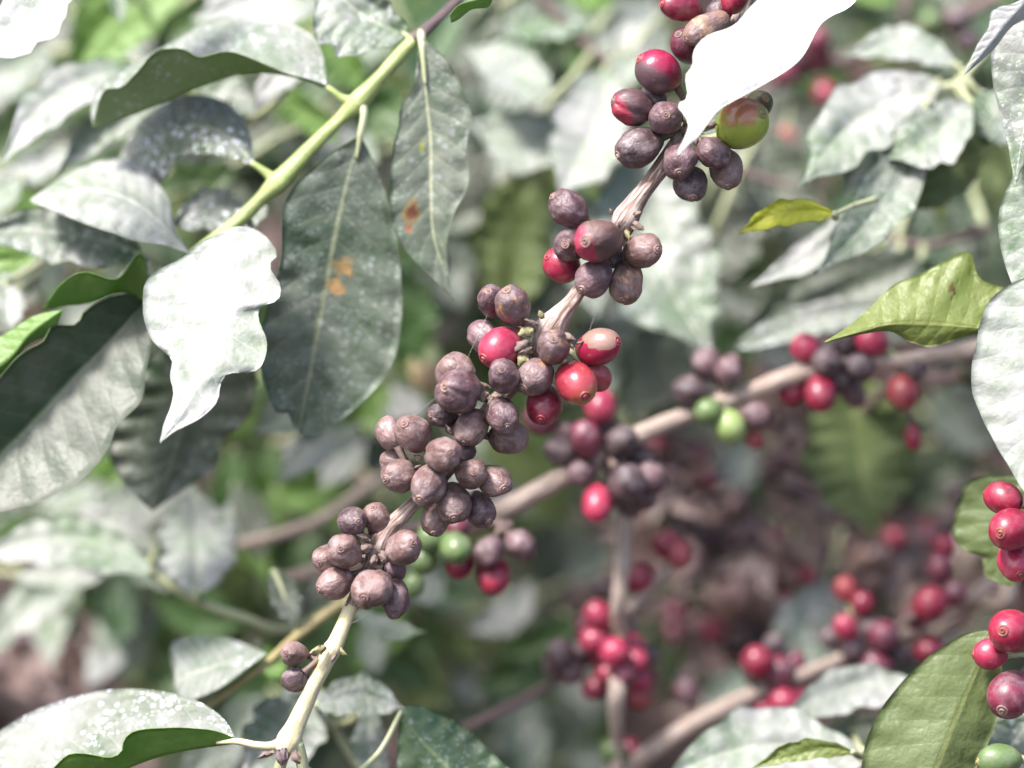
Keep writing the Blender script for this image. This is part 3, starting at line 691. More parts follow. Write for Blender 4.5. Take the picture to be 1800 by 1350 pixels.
leaf(s1, [(741, 66), (733, 100), (726, 150), (704, 190), (699, 228), (688, 268), (685, 330), (691, 400), (722, 452), (762, 490), (797, 526)],
     [(741, 66), (748, 160), (757, 250), (758, 340), (764, 420), (797, 526)],
     [(741, 66), (764, 84), (792, 112), (814, 160), (831, 205), (821, 250), (825, 320), (797, 378), (786, 430), (788, 480), (797, 526)],
     'L2', 'n', 'top', (0.026, 0.03), -0.002, -0.003, ripple=0.9, label='narrow hanging leaf with a brown blotch')
stem('leaf_stalk', [(625, 180, .03, 22), (600, 172, .03, 14), (578, 155, .03, 10), (560, 150, .032, 5)], WB['green'], s1)
# V folded leaf, upper left
leaf(s1, [(575, 150), (545, 140), (500, 128), (450, 106), (400, 90), (352, 100), (320, 86), (275, 90), (242, 125), (215, 152), (182, 160), (166, 205), (163, 222)],
     [(575, 154), (510, 132), (430, 127), (350, 152), (280, 182), (215, 208), (163, 226)],
     [(575, 146), (562, 85), (525, 48), (440, 29), (370, 36), (300, 76), (235, 112), (180, 150), (160, 185), (163, 222)],
     'd', 'n', 'top', (0.03, 0.04), -0.012, 0.02, ripple=0.4, label='arched dusty leaf showing a green underside')
stem('leaf_stalk', [(486, 320, .03, 26), (465, 302, .03, 15), (442, 286, .03, 11)], WB['green'], s1)
leaf(s1, [(446, 292), (400, 277), (345, 270), (308, 283), (288, 318), (262, 340)], [(446, 288), (400, 240), (345, 222), (290, 240), (255, 285), (240, 335)],
     [(446, 284), (438, 232), (404, 184), (338, 166), (272, 192), (228, 238), (212, 275), (235, 335)], 's', 'n', 'top', (0.035, 0.055), -0.004, 0.012, label='arched speckled grey leaf')
leaf(s1, [(335, 448), (308, 402), (292, 345), (245, 292), (196, 280), (120, 305), (52, 352)], [(335, 448), (290, 400), (230, 355), (160, 335), (52, 352)],
     [(335, 448), (290, 432), (240, 425), (200, 411), (160, 398), (110, 378), (52, 354)], 'x', 'n', 'top', (0.025, 0.03), 0.012, -0.008, ripple=0.7, tilt=0.5, label='bright white curved leaf')
leaf(s1, [(408, 400), (355, 425), (317, 455), (272, 478), (253, 506), (252, 552), (264, 594), (284, 614), (302, 634), (299, 662), (305, 690), (300, 715), (288, 745), (281, 779)],
     [(408, 400), (390, 480), (378, 560), (358, 650), (320, 725), (282, 778)],
     [(408, 400), (438, 398), (466, 414), (488, 446), (474, 467), (492, 500), (489, 528), (456, 541), (456, 565), (469, 598), (464, 636), (446, 653), (399, 658), (386, 682), (381, 708), (348, 738), (308, 758), (281, 779)],
     'x', 'n', 'top', (0.016, 0.010), 0.001, 0.002, ripple=0.9, tilt=0.45, label='large white wavy leaf hanging at the left')
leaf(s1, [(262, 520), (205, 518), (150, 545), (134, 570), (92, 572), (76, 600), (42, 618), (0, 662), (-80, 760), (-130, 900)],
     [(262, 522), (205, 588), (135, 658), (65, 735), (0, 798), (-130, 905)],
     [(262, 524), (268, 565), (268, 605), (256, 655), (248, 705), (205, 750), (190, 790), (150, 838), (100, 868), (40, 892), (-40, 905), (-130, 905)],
     'h', 'n', 'top', (0.032, 0.03), -0.012, -0.012, ripple=0.6, label='big dark leaf with a pale right half and shade painted on the left')
leaf(s1, [(330, 560), (235, 670), (190, 775), (207, 832), (248, 880), (268, 898)], [(330, 560), (330, 680), (305, 800), (268, 898)],
     [(330, 560), (440, 620), (446, 700), (430, 742), (392, 772), (378, 822), (320, 862), (268, 898)], 'm', 'n', 'top', (0.05, 0.055), 0, 0.004, label='shaded grey brown leaf')
sleaf(s1, (716, 62), (560, -70), 130, 0.034, kind='d', bend=-0.12, asym=-.3, label='pinkish grey leaf at the top', stalk=(722, 70))
sleaf(s1, (252, 446), (-40, 408), 105, 0.045, 0.04, kind='d', bend=0.06, stalk=(300, 480, .03))
sleaf(s1, (440, 372), (298, 398), 74, 0.05, kind='s', bend=0.12, stalk=(430, 380, .032))
sleaf(s1, (470, 362), (400, 425), 44, 0.04, kind='d', bend=0.1)
# green wavy young leaves at the left edge
leaf(s1, [(256, 528), (256, 460), (240, 448), (205, 490), (150, 478), (112, 495), (76, 540)], [(256, 530), (215, 512), (160, 530), (118, 536), (76, 542)],
     [(256, 520), (262, 455), (230, 460), (190, 505), (150, 486), (115, 505), (76, 540)], 'd', 'u', 'top', (0.03, 0.025), -0.01, 0.006, ripple=0.5, label='small fresh green folded leaf')
leaf(s1, [(110, 545), (60, 555), (10, 585), (-60, 620), (-90, 680)], [(110, 545), (55, 585), (5, 640), (-90, 690)], [(110, 545), (95, 580), (45, 610), (10, 660), (-90, 700)], 'g', 'u', 'under', (0.02, 0.02), 0.003, 0.004, ripple=.4, label='fresh green leaf underside at the left edge')

# small bright leaf at the top
t1 = empty('leafy_shoot', P(900, -40, 0.0), 'small lime green curled leaf at the top edge between the two stems', 'leafy shoot')
stem('twig', [(960, -90, 0.002, 12), (900, -30, 0.002, 9), (866, -8, 0, 6)], WB['green'], t1)
leaf(t1, [(868, -8), (835, 0), (808, 8), (792, 25), (793, 40)], [(868, -8), (840, 8), (812, 18), (793, 40)], [(868, -8), (858, 12), (830, 16), (806, 34), (793, 40)], 'g', 'u', 'under', (0.0, 0.0), -0.002, 0.002, ripple=0.3)

# ================================================================ LEAVES ON THE RIGHT EDGE
rt = empty('leafy_shoot', P(1850, -60, 0), 'white dusty leaves hanging down the right edge', 'leafy shoot')
stem('twig', [(1850, -90, 0, 18), (1855, 200, .004, 22), (1850, 480, .004, 24), (1862, 760, .004, 24)], WB['green'], rt)
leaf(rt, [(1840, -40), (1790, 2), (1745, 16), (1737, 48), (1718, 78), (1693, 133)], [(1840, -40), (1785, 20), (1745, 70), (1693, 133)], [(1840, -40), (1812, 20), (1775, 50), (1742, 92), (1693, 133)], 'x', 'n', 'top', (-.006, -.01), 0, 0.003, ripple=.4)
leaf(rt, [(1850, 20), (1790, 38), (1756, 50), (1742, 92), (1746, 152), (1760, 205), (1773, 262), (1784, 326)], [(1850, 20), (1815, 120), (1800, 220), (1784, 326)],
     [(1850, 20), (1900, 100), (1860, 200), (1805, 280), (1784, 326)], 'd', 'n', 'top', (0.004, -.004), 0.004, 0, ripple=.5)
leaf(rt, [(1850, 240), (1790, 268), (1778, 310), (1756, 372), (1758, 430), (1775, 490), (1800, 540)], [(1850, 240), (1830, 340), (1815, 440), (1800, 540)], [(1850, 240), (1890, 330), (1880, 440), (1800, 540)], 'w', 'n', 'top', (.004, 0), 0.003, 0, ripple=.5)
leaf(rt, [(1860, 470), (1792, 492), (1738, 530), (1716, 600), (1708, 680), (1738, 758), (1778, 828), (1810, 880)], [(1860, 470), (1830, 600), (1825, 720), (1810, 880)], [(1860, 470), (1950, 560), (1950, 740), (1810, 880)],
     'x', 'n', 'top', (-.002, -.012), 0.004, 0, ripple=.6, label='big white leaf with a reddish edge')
g1 = empty('leafy_shoot', P(1790, 600, 0.01), 'yellow green leaf with a thin brown scratch beside the right edge white leaf', 'leafy shoot')
stem('twig', [(1850, 640, .012, 14), (1790, 600, .01, 12), (1740, 580, .008, 8)], WB['green'], g1)
leaf(g1, [(1738, 580), (1768, 528), (1766, 507), (1722, 489), (1707, 447), (1685, 446), (1620, 480), (1572, 500), (1530, 540), (1490, 575), (1447, 602)],
     [(1738, 580), (1650, 571), (1570, 570), (1510, 584), (1447, 602)], [(1738, 580), (1700, 590), (1640, 609), (1600, 601), (1562, 582), (1500, 590), (1447, 603)], 'g', 'p', 'under', (0.008, 0.004), 0.008, 0.002, ripple=.4)
g2 = empty('leafy_shoot', P(1745, 1108, 0.008), 'large olive green leaf underside in the lower right corner behind the red cherries', 'leafy shoot')
stem('twig', [(1850, 1060, .014, 16), (1790, 1090, .012, 12), (1745, 1108, .01, 8)], WB['bark2'], g2)
leaf(g2, [(1745, 1108), (1700, 1113), (1640, 1148), (1600, 1184), (1560, 1230), (1530, 1282), (1514, 1350), (1520, 1450), (1580, 1560)],
     [(1745, 1108), (1718, 1175), (1688, 1245), (1652, 1335), (1610, 1450), (1580, 1560)], [(1745, 1108), (1762, 1180), (1756, 1250), (1738, 1305), (1708, 1370), (1660, 1470), (1580, 1560)],
     'g', 'o', 'under', (0.01, 0.0), 0.003, 0.004, ripple=.5, n=56)
g3 = empty('leafy_shoot', P(1800, 830, 0.03), 'dull olive leaf directly behind the upper pair of red cherries at the right edge', 'leafy shoot')
stem('twig', [(1880, 820, .03, 16), (1810, 838, .03, 10)], WB['green'], g3)
leaf(g3, [(1812, 838), (1712, 841), (1686, 880), (1675, 932), (1692, 965), (1725, 978), (1732, 1012), (1775, 1032)], [(1812, 838), (1770, 900), (1755, 960), (1775, 1032)],
     [(1812, 838), (1850, 900), (1840, 980), (1775, 1032)], 'g', 'o', 'under', (0.03, 0.03), 0.003, 0, ripple=.5)
rb = empty('coffee_branch', P(1835, 1300, 0), 'branch off the right edge carrying plump sharp red cherries', 'coffee branch')
stem('stem', [(1850, 800, 0.006, 30), (1835, 900, 0.004, 32), (1828, 1040, 0.004, 34), (1832, 1180, 0.004, 34), (1835, 1420, 0.006, 36)], WB['bark2'], rb)
cherries(rb, [(1764, 876, 36, 28, None, 'away', 1, 'r'), (1778, 930, 43, 36, 1753, 936, -1, 'r'), (1784, 986, 42, 30, 1790, 1010, 1, 'c'), (1778, 1110, 42, 38, 1757, 1106, -1, 'r'), (1741, 1150, 30, 27, None, None, 1, 'c'),
              (1775, 1220, 43, 38, 1757, 1247, -1, 'v'), (1757, 1337, 40, 29, None, None, -1, 'g')], 0.0, [(1835, 900, .004), (1828, 1010, .004), (1830, 1150, .004), (1835, 1330, .004)])

# ================================================================ SECOND BRANCH, BEHIND
Z2 = 0.07
b2 = empty('coffee_branch', P(1800, 600, Z2), 'blurred tan branch crossing behind the sharp one, with mixed green, red and dark cherries', 'coffee branch')
stem('stem', [(1850, 590, Z2, 30), (1720, 612, Z2, 32), (1600, 632, Z2, 30), (1500, 640, Z2, 28), (1440, 645, Z2, 34), (1330, 683, Z2, 32), (1225, 722, Z2, 30), (1120, 766, Z2, 34), (1000, 833, Z2, 36), (880, 897, Z2, 40),
              (760, 950, Z2 + .01, 34), (620, 985, Z2 + .02, 30), (500, 1018, Z2 + .03, 26)], WB['bark2'], b2)
def ring(cx, cy, z): return [(cx, cy, z)]
cherries(b2, [
 (990, 795, 33, 25, None, None, -1, 'k'), (1030, 772, 33, 27, None, None, -2, 'v'), (1090, 776, 30, 26, None, None, -1, 'k'), (1023, 830, 26, 23, None, None, -1, 'm'), (1103, 848, 32, 30, None, None, -2, 'k'),
 (1143, 840, 29, 26, None, None, 0, 'm'), (1050, 884, 37, 25, 1048, 915, -1, 'c'), (1104, 882, 28, 25, None, None, 1, 'k'), (1075, 815, 20, 18, None, None, -1, 'k'),
 (1214, 690, 30, 27, None, None, -1, 'k'), (1243, 640, 28, 25, None, None, 0, 'm'), (1284, 652, 28, 24, None, None, -1, 'm'), (1245, 723, 24, 22, None, None, -2, 'g'), (1283, 750, 29, 26, None, None, -1, 'l'),
 (1328, 731, 28, 24, None, None, 0, 'm'), (1326, 772, 17, 15, None, None, 3, 'j'), (1395, 688, 26, 23, None, None, 3, 'r'),
 (1418, 613, 27, 25, None, None, -1, 'c'), (1455, 638, 28, 25, None, None, -2, 'k'), (1488, 605, 23, 21, None, None, 1, 'k'), (1533, 600, 28, 25, None, None, -1, 'c'), (1511, 646, 26, 24, None, None, -1, 'k'),
 (1443, 690, 33, 27, 1440, 720, -1, 'r'), (1497, 690, 29, 20, None, None, 1, 'm'), (1587, 688, 30, 27, 1590, 715, 0, 'j'), (1607, 651, 19, 17, None, None, -1, 'k'), (1605, 768, 22, 14, None, None, 4, 'r'),
 (1060, 752, 26, 23, None, None, 1, 'k'), (1126, 806, 25, 22, None, None, 1, 'k'), (1003, 765, 24, 21, None, None, 1, 'm'), (1078, 862, 25, 22, None, None, 0, 'k'), (1133, 872, 24, 21, None, None, 1, 'm'), (1478, 668, 22, 20, None, None, 0, 'k'), (1425, 650, 22, 20, None, None, 1, 'v'),
 (1055, 713, 31, 27, 1055, 740, -1, 'c'), (950, 738, 30, 26, None, None, 3, 'v')], Z2,
 [(1065, 800, Z2), (1270, 705, Z2), (1470, 642, Z2), (1590, 635, Z2), (1040, 810, Z2)], detail=False)
b3 = empty('coffee_branch', P(1830, 640, .11), 'second tan twig under the yellow green leaf, showing a small stretch by the right edge', 'coffee branch')
stem('stem', [(1860, 640, .11, 30), (1720, 655, .11, 32), (1620, 672, .11, 30), (1540, 700, .12, 22), (1500, 760, .14, 16)], WB['bark3'], b3)
cherries(b3, [(1715, 620, 24, 22, None, None, -1, 'k'), (1708, 655, 20, 26, None, None, -1, 'q'), (1640, 610, 22, 20, None, None, 1, 'k')], .105, [(1690, 658, .11)], detail=False)
# green and red bunch below the brown clusters
b4 = empty('coffee_branch', P(700, 930, .055), 'bunch of green, red and purple cherries peeping out below the brown clusters', 'coffee branch')
stem('stem', [(640, 960, .06, 24), (740, 925, .058, 22), (820, 915, .058, 20), (900, 925, .06, 18)], WB['bark3'], b4)
cherries(b4, [(757, 944, 26, 24, None, None, -1, 'g'), (744, 985, 24, 22, None, None, 0, 'g'), (800, 963, 28, 26, 812, 975, -2, 'g'), (808, 990, 28, 24, None, None, 1, 'r'), (860, 969, 28, 25, None, None, -2, 'm'),
              (914, 958, 29, 24, None, None, -1, 'm'), (867, 1010, 34, 27, 868, 1042, 0, 'r'), (726, 1028, 21, 19, None, None, 0, 'g'), (805, 925, 22, 18, None, None, 1, 'v')], .055,
         [(760, 925, .058), (820, 918, .058), (880, 925, .058)], detail=False)

# vertical branch
Z3 = 0.09
b5 = empty('coffee_branch', P(1084, 1320, Z3), 'blurred upright pale branch with a bunch of red cherries round its middle', 'coffee branch')
stem('stem', [(1100, 840, Z3 - .01, 26), (1096, 960, Z3 - .01, 32), (1088, 1060, Z3 - .01, 29), (1088, 1140, Z3, 30), (1084, 1220, Z3 - .01, 32), (1084, 1320, Z3, 22), (1084, 1400, Z3, 22)], WB['bark2'], b5)
stem('side_twig', [(1100, 1075, Z3, 20), (1140, 1035, Z3, 20), (1188, 993, Z3, 20), (1215, 965, Z3, 14)], WB['bark2'], b5)
stem('side_twig', [(1090, 1130, Z3, 16), (1040, 1160, Z3 + .01, 18), (975, 1198, Z3 + .01, 18), (900, 1240, Z3, 20), (812, 1284, Z3, 20), (740, 1330, Z3, 18)], WB['bark3'], b5)
cherries(b5, [(1051, 1081, 26, 23, None, None, -1, 'c'), (1046, 1126, 26, 24, None, None, -1, 'c'), (1081, 1146, 27, 25, None, None, -2, 'c'), (1116, 1164, 24, 21, None, None, -1, 'c'), (1096, 1186, 25, 22, None, None, -2, 'v'),
              (1047, 1208, 24, 20, None, None, 1, 'r'), (1122, 1225, 22, 19, None, None, 2, 'j'), (1065, 1031, 23, 20, None, None, 1, 'k'), (1122, 1017, 27, 23, None, None, 0, 'r'), (1170, 957, 25, 23, None, None, 0, 'r'),
              (1195, 973, 24, 20, 1195, 990, -1, 'j'), (985, 1150, 28, 24, None, None, 1, 'k'), (1005, 1180, 24, 22, None, None, 1, 'm'), (975, 1170, 22, 20, None, None, 2, 'm'), (1020, 1145, 20, 20, None, None, 2, 'k'),
              (1138, 1150, 20, 18, None, None, 2, 'k'), (1100, 1105, 22, 20, None, None, 1, 'k'), (1135, 1190, 20, 18, None, None, 1, 'v'), (1032, 1102, 22, 19, None, None, 1, 'v'), (1072, 1106, 23, 20, None, None, 0, 'c'), (1112, 1135, 23, 20, None, None, 0, 'c'), (1070, 1185, 23, 20, None, None, 0, 'r'), (1122, 1196, 22, 19, None, None, 0, 'c'), (1060, 1160, 23, 20, None, None, 1, 'r')], Z3,
         [(1090, 1120, Z3), (1090, 1190, Z3), (1180, 1000, Z3), (1092, 1040, Z3), (1000, 1180, Z3 + .01)], detail=False)

# lower right branch
Z4 = 0.095
b6 = empty('coffee_branch', P(1125, 1335, Z4), 'tan branch rising from the bottom edge with crimson cherries in the lower right', 'coffee branch')
stem('stem', [(1060, 1370, Z4, 30), (1130, 1330, Z4, 38), (1200, 1283, Z4, 34), (1270, 1245, Z4, 34), (1330, 1218, Z4, 32), (1400, 1190, Z4, 24), (1485, 1155, Z4, 23), (1560, 1125, Z4 + .01, 22), (1640, 1090, Z4 + .02, 22), (1720, 1040, Z4 + .02, 24), (1800, 980, Z4 + .03, 26)], WB['bark2'], b6)
stem('side_twig', [(1640, 1110, Z4 + .03, 18), (1720, 1060, Z4 + .02, 30), (1765, 1060, Z4, 34), (1775, 1000, Z4, 30), (1790, 900, Z4, 26)], WB['bark2'], b6)
cherries(b6, [(1331, 1163, 28, 27, None, None, -2, 'r'), (1368, 1184, 31, 27, None, None, -1, 'v'), (1361, 1135, 22, 20, None, None, 1, 'k'), (1377, 1236, 29, 25, None, None, -1, 'c'), (1345, 1250, 24, 22, None, None, 1, 'c'), (1325, 1188, 18, 18, None, None, 2, 'k'),
              (1487, 1104, 25, 20, None, None, 0, 'c'), (1508, 1088, 27, 24, None, None, 0, 'k'), (1502, 1138, 28, 25, None, None, -1, 'k'), (1553, 1118, 27, 26, None, None, -1, 'v'), (1540, 1171, 29, 26, None, None, -1, 'v'),
              (1516, 1062, 21, 19, None, None, 1, 'r'), (1486, 1036, 23, 20, None, None, 2, 'j'), (1487, 1180, 22, 20, None, None, 2, 'r'), (1635, 1061, 31, 28, None, None, -1, 'r'), (1677, 1044, 24, 21, None, None, 0, 'v'),
              (1652, 1000, 26, 22, None, None, 3, 'v'), (1634, 1145, 28, 24, None, None, 2, 'r'), (1206, 1215, 27, 24, None, None, 1, 'm'), (1078, 1321, 24, 22, None, None, -1, 'g'), (1107, 1320, 21, 18, None, None, 0, 'r'), (1660, 960, 20, 18, None, None, 4, 'r'), (1402, 1226, 24, 21, None, None, 1, 'c'), (1528, 1106, 23, 20, None, None, 1, 'k'), (1462, 1122, 22, 20, None, None, 1, 'k'), (1530, 1145, 22, 20, None, None, 1, 'r'), (1610, 1085, 22, 20, None, None, 2, 'v'), (1580, 1150, 22, 20, None, None, 2, 'k'), (1395, 1165, 22, 20, None, None, 2, 'v')], Z4,
         [(1350, 1212, Z4), (1510, 1145, Z4), (1640, 1092, Z4 + .02), (1230, 1265, Z4), (1110, 1340, Z4)], detail=False)

# dim fruiting twigs at the top right
b7 = empty('coffee_branch', P(1500, 60, .16), 'dim mauve twig with pink cherries above the right dusty leaves', 'coffee branch')
stem('stem', [(1760, -10, .16, 30), (1640, 50, .16, 34), (1560, 75, .16, 28), (1440, 120, .16, 22), (1330, 160, .16, 26), (1260, 190, .16, 20)], WB['bark3'], b7)
stem('side_twig', [(1590, 80, .155, 20), (1592, 20, .15, 22), (1600, -40, .15, 22)], WB['bark3'], b7)
cherries(b7, [(1436, 72, 26, 22, None, None, -1, 'v'), (1440, 98, 26, 22, None, None, 0, 'v'), (1380, 128, 26, 22, None, None, -1, 'v'), (1450, 165, 22, 20, None, None, -1, 'r'), (1400, 105, 24, 22, None, None, 1, 'k'), (1380, 243, 18, 16, None, None, 1, 'j'),
              (1637, 38, 20, 19, None, None, -2, 'g'), (1680, 35, 24, 22, None, None, -1, 'k'), (1700, 70, 24, 22, None, None, -1, 'k'), (1650, 85, 22, 20, None, None, -1, 'k')], .155, [(1440, 120, .16), (1400, 130, .16), (1650, 48, .16)], detail=False)

# dried bunches in the lower right, in front of the litter
dz_ = 0.17
for lab, pth, bs in [
  ('withered twig with small dark dried cherries left of the olive hanging leaf', [(1360, 700, .15, 12), (1375, 780, .16, 12), (1385, 880, .17, 12), (1420, 960, .18, 12), (1450, 1010, .18, 10)],
     [(1370, 745, 22, 'm'), (1395, 770, 22, 'k'), (1375, 800, 24, 'm'), (1410, 810, 20, 'k'), (1350, 830, 20, 'm'), (1390, 850, 22, 'k'), (1415, 870, 20, 'm'), (1440, 900, 18, 'k'), (1360, 875, 20, 'b')]),
  ('withered twig with a tangle of dried cherries right of the upright branch', [(1180, 880, .17, 12), (1240, 930, .17, 14), (1290, 990, .18, 12), (1330, 1060, .19, 10)],
     [(1215, 930, 22, 'm'), (1240, 950, 24, 'k'), (1265, 925, 22, 'b'), (1285, 950, 24, 'm'), (1300, 905, 22, 'k'), (1320, 940, 22, 'm'), (1240, 985, 22, 'b'), (1270, 1000, 22, 'm'), (1225, 1010, 20, 'k'), (1310, 990, 22, 'k'), (1190, 905, 20, 'k'), (1345, 1010, 22, 'v')]),
  ('withered twig of dull red and brown cherries above the lower right branch', [(1440, 900, .2, 12), (1500, 950, .2, 14), (1580, 1000, .21, 12), (1640, 960, .2, 10)],
     [(1400, 990, 26, 'v'), (1420, 970, 22, 'r'), (1500, 900, 20, 'm'), (1540, 960, 22, 'k'), (1570, 940, 20, 'j'), (1600, 985, 24, 'k'), (1480, 960, 20, 'v'), (1560, 1010, 22, 'b'), (1610, 930, 20, 'k')])]:
    e = empty('coffee_branch', P(*pth[0][:3]), lab, 'coffee branch', 'withered fruiting twigs in the lower right')
    stem('stem', pth, WB['bark3'], e)
    zz = pth[1][2]
    cherries(e, [(x, y, r, r * .88, None, None, -1 if i % 2 else 1, s) for i, (x, y, r, s) in enumerate(bs)], zz, [q[:3] for q in spline([p[:3] for p in pth], 8)], detail=False)

def withered(lab, pth, x0, y0, x1, y1, nb, nl, seed, grp='withered fruiting twigs in the lower right'):
    rr = random.Random(seed)
    e = empty('coffee_branch', P(*pth[0][:3]), lab, 'coffee branch', grp)
    stem('stem', pth, WB['dark'], e); zz = pth[1][2]
    sp = [q_[:3] for q_ in spline([p_[:3] for p_ in pth], 14)]
    for i in range(5):
        a_ = sp[rr.randrange(14)]; b_ = (a_[0] + rr.uniform(-90, 90), a_[1] + rr.uniform(-70, 90), a_[2] + rr.uniform(-.02, .02))
        stem('side_twig', [(*a_, 8), ((a_[0] + b_[0]) / 2 + rr.uniform(-12, 12), (a_[1] + b_[1]) / 2, (a_[2] + b_[2]) / 2, 7), (*b_, 4)], WB['bark3'], e, seg=8); sp.append(b_)
    bs = []
    for i in range(nb):
        n_ = rr.choice(sp); bs.append((min(x1, max(x0, n_[0] + rr.gauss(0, 26))), min(y1, max(y0, n_[1] + rr.gauss(0, 22))), rr.uniform(16, 23), rr.uniform(14, 19), None, None, rr.choice([-2, -1, 1, 2]), rr.choice('kkkmmbbtvr'), None, 'dried cherry'))
    cherries(e, bs, zz, sp, detail=False)
    for i in range(nl):
        n_ = rr.choice(sp); an = rr.uniform(0, 6.28); ln = rr.uniform(50, 110)
        o = sleaf(e, (n_[0], n_[1]), (n_[0] + ln * math.cos(an), n_[1] + ln * abs(math.sin(an)) + 15), rr.uniform(22, 44), n_[2], n_[2] + rr.uniform(-.02, .02), rr.choice(['dry', 'dry2']), 'dry', 'top', rr.uniform(-.3, .3), n=16, label='curled dead leaf')
withered('wiry withered twigs tangled with dried fruit in the middle of the brown patch', [(1180, 820, .15, 14), (1250, 880, .15, 13), (1330, 930, .15, 12), (1400, 1010, .16, 10), (1430, 1080, .16, 8)], 1180, 800, 1480, 1120, 30, 14, 3)
withered('dark dead twigs with brown leaves above the single crimson cherry at the lower right', [(1760, 880, .16, 14), (1680, 900, .16, 13), (1600, 960, .16, 12), (1520, 1000, .17, 10), (1450, 960, .17, 8)], 1430, 860, 1730, 1060, 26, 16, 5)
withered('dead brown twigs in the gap right of the upright branch and above the lower branch', [(1180, 1060, .19, 12), (1230, 1110, .19, 12), (1280, 1150, .19, 10), (1260, 1220, .19, 8)], 1150, 1020, 1330, 1230, 14, 12, 8)
withered('dry brown leafy twigs in the dark gap low on the left edge', [(-40, 1150, .2, 14), (60, 1130, .2, 13), (140, 1170, .2, 12), (220, 1230, .2, 10)], -30, 1080, 300, 1260, 8, 26, 9, 'withered twigs at the lower left')
withered('dry twig under the left half of the second branch', [(1180, 760, .15, 12), (1150, 830, .15, 12), (1200, 900, .16, 10)], 1120, 770, 1330, 960, 14, 8, 13)

# a solitary pale ripening cherry on a thin twig
b8 = empty('coffee_branch', P(760, 600, .14), 'very blurred pale green and peach cherry beside the spotted hanging leaf', 'coffee branch')
stem('stem', [(850, 480, .16, 14), (800, 560, .15, 12), (765, 600, .14, 10)], WB['bark3'], b8)
pe = gradskin((0.5, 0.33, 0.2), (0.45, 0.36, 0.2), (0.5, 0.3, 0.25), (0.42, 0.48, 0.22), (0, 1, .1), 0.0, 0.6, 0.45, 0.1, 0.1, 0.6, 'pale ripening cherry skin')
cherries(b8, [(750, 645, 44, 30, 748, 686, 0, 'l', pe, 'pale ripening cherry')], .14, [(765, 600, .14)])

# ================================================================ BLURRED SHOOTS
def shoot(label, path, mat, leaves, nm='leafy_shoot', grp=None):
    if not grp:
        fz = lambda z_: z_ * 1.22 if z_ > 0.045 else z_
        path = [(*p_[:2], fz(p_[2]), p_[3]) for p_ in path]
        leaves = [(l_[0], l_[1], l_[2], l_[3], {**l_[4], **{k_: fz(l_[4][k_]) for k_ in ('z', 'z2') if l_[4].get(k_) is not None}}) for l_ in leaves]
    e = empty(nm, P(*path[0][:3]), label, 'leafy shoot', grp)
    stem('twig', path, WB[mat], e)
    sp = spline([p[:3] for p in path], 30)
    for lf in leaves:
        kw = dict(lf[4]) if len(lf) > 4 else {}
        kw['kind'] = lf[3]
        b = lf[0]; zz = kw.get('z', .1)
        if kw['kind'] in ('u', 'o', 'p', 'ku'):
            kw['under'] = {'u': 'u', 'o': 'o', 'p': 'p', 'ku': 'k'}[kw['kind']]; kw['kind'] = 'g'; kw['face'] = 'under'
        near = min(sp, key=lambda q: math.hypot(q[0] - b[0], q[1] - b[1]) + abs(q[2] - zz) / PX * .3)
        sleaf(e, b, lf[1], lf[2], stalk=near, **kw)
    return e
def q(z, bend=0.0, **k): d = dict(z=z, bend=bend); d.update(k); return d

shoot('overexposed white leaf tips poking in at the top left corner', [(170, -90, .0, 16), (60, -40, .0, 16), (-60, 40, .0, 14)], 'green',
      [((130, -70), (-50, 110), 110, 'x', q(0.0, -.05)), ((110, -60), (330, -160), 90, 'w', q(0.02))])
shoot('blurred pale leaves fanning out below the arched dusty leaf', [(300, 120, .065, 16), (330, 160, .07, 16), (420, 230, .07, 14)], 'green',
      [((262, 122), (0, 292), 85, 'w', q(.06, .16, z2=.05)), ((300, 168), (100, 305), 60, 'w', q(.06, .08)), ((250, 190), (60, 250), 60, 'm', q(.08, -.1)), ((240, 110), (90, 215), 60, 'u', q(.07, .1)),
       ((330, 175), (470, 215), 60, 'd', q(.07, -.2)), ((420, 140), (330, 190), 46, 'w', q(.06)), ((530, 132), (448, 200), 46, 'w', q(.06, .2)), ((500, 170), (600, 250), 50, 'u', q(.08))])
shoot('blurred green and grey leaves above the arched dusty leaf', [(420, -60, .11, 18), (330, 0, .11, 16), (240, 60, .12, 14)], 'leafstalk',
      [((330, -50), (120, 150), 130, 'u', q(.10, .1)), ((420, 0), (240, 110), 100, 'ku', q(.13, .05)), ((560, 10), (335, 35), 100, 'w', q(.08, .08)), ((370, -60), (420, 70), 60, 'd', q(.10)),
       ((200, -40), (215, 45), 30, 'd', q(.07)), ((120, 20), (20, 130), 60, 'm', q(.13)), ((90, 90), (-60, 210), 90, 'd', q(.12, .1)), ((60, 160), (-20, 290), 60, 'ku', q(.14))])
shoot('blurred grey and green leaves at the left edge beside the white curved leaf', [(-60, 260, .10, 16), (60, 330, .1, 16), (130, 420, .1, 14)], 'leafstalk',
      [((40, 310), (-70, 380), 70, 'w', q(.08)), ((120, 470), (-30, 500), 90, 'w', q(.09, .1)), ((150, 250), (-20, 330), 60, 'd', q(.1)), ((70, 440), (-60, 470), 50, 'u', q(.05)), ((10, 500), (20, 580), 60, 'w', q(.05)),
       ((-30, 555), (60, 580), 40, 'm', q(.07)), ((180, 470), (270, 540), 60, 'm', q(.1)), ((300, 300), (420, 290), 70, 'ku', q(.09, .2)), ((330, 330), (420, 310), 70, 'u', q(.12, .2))])
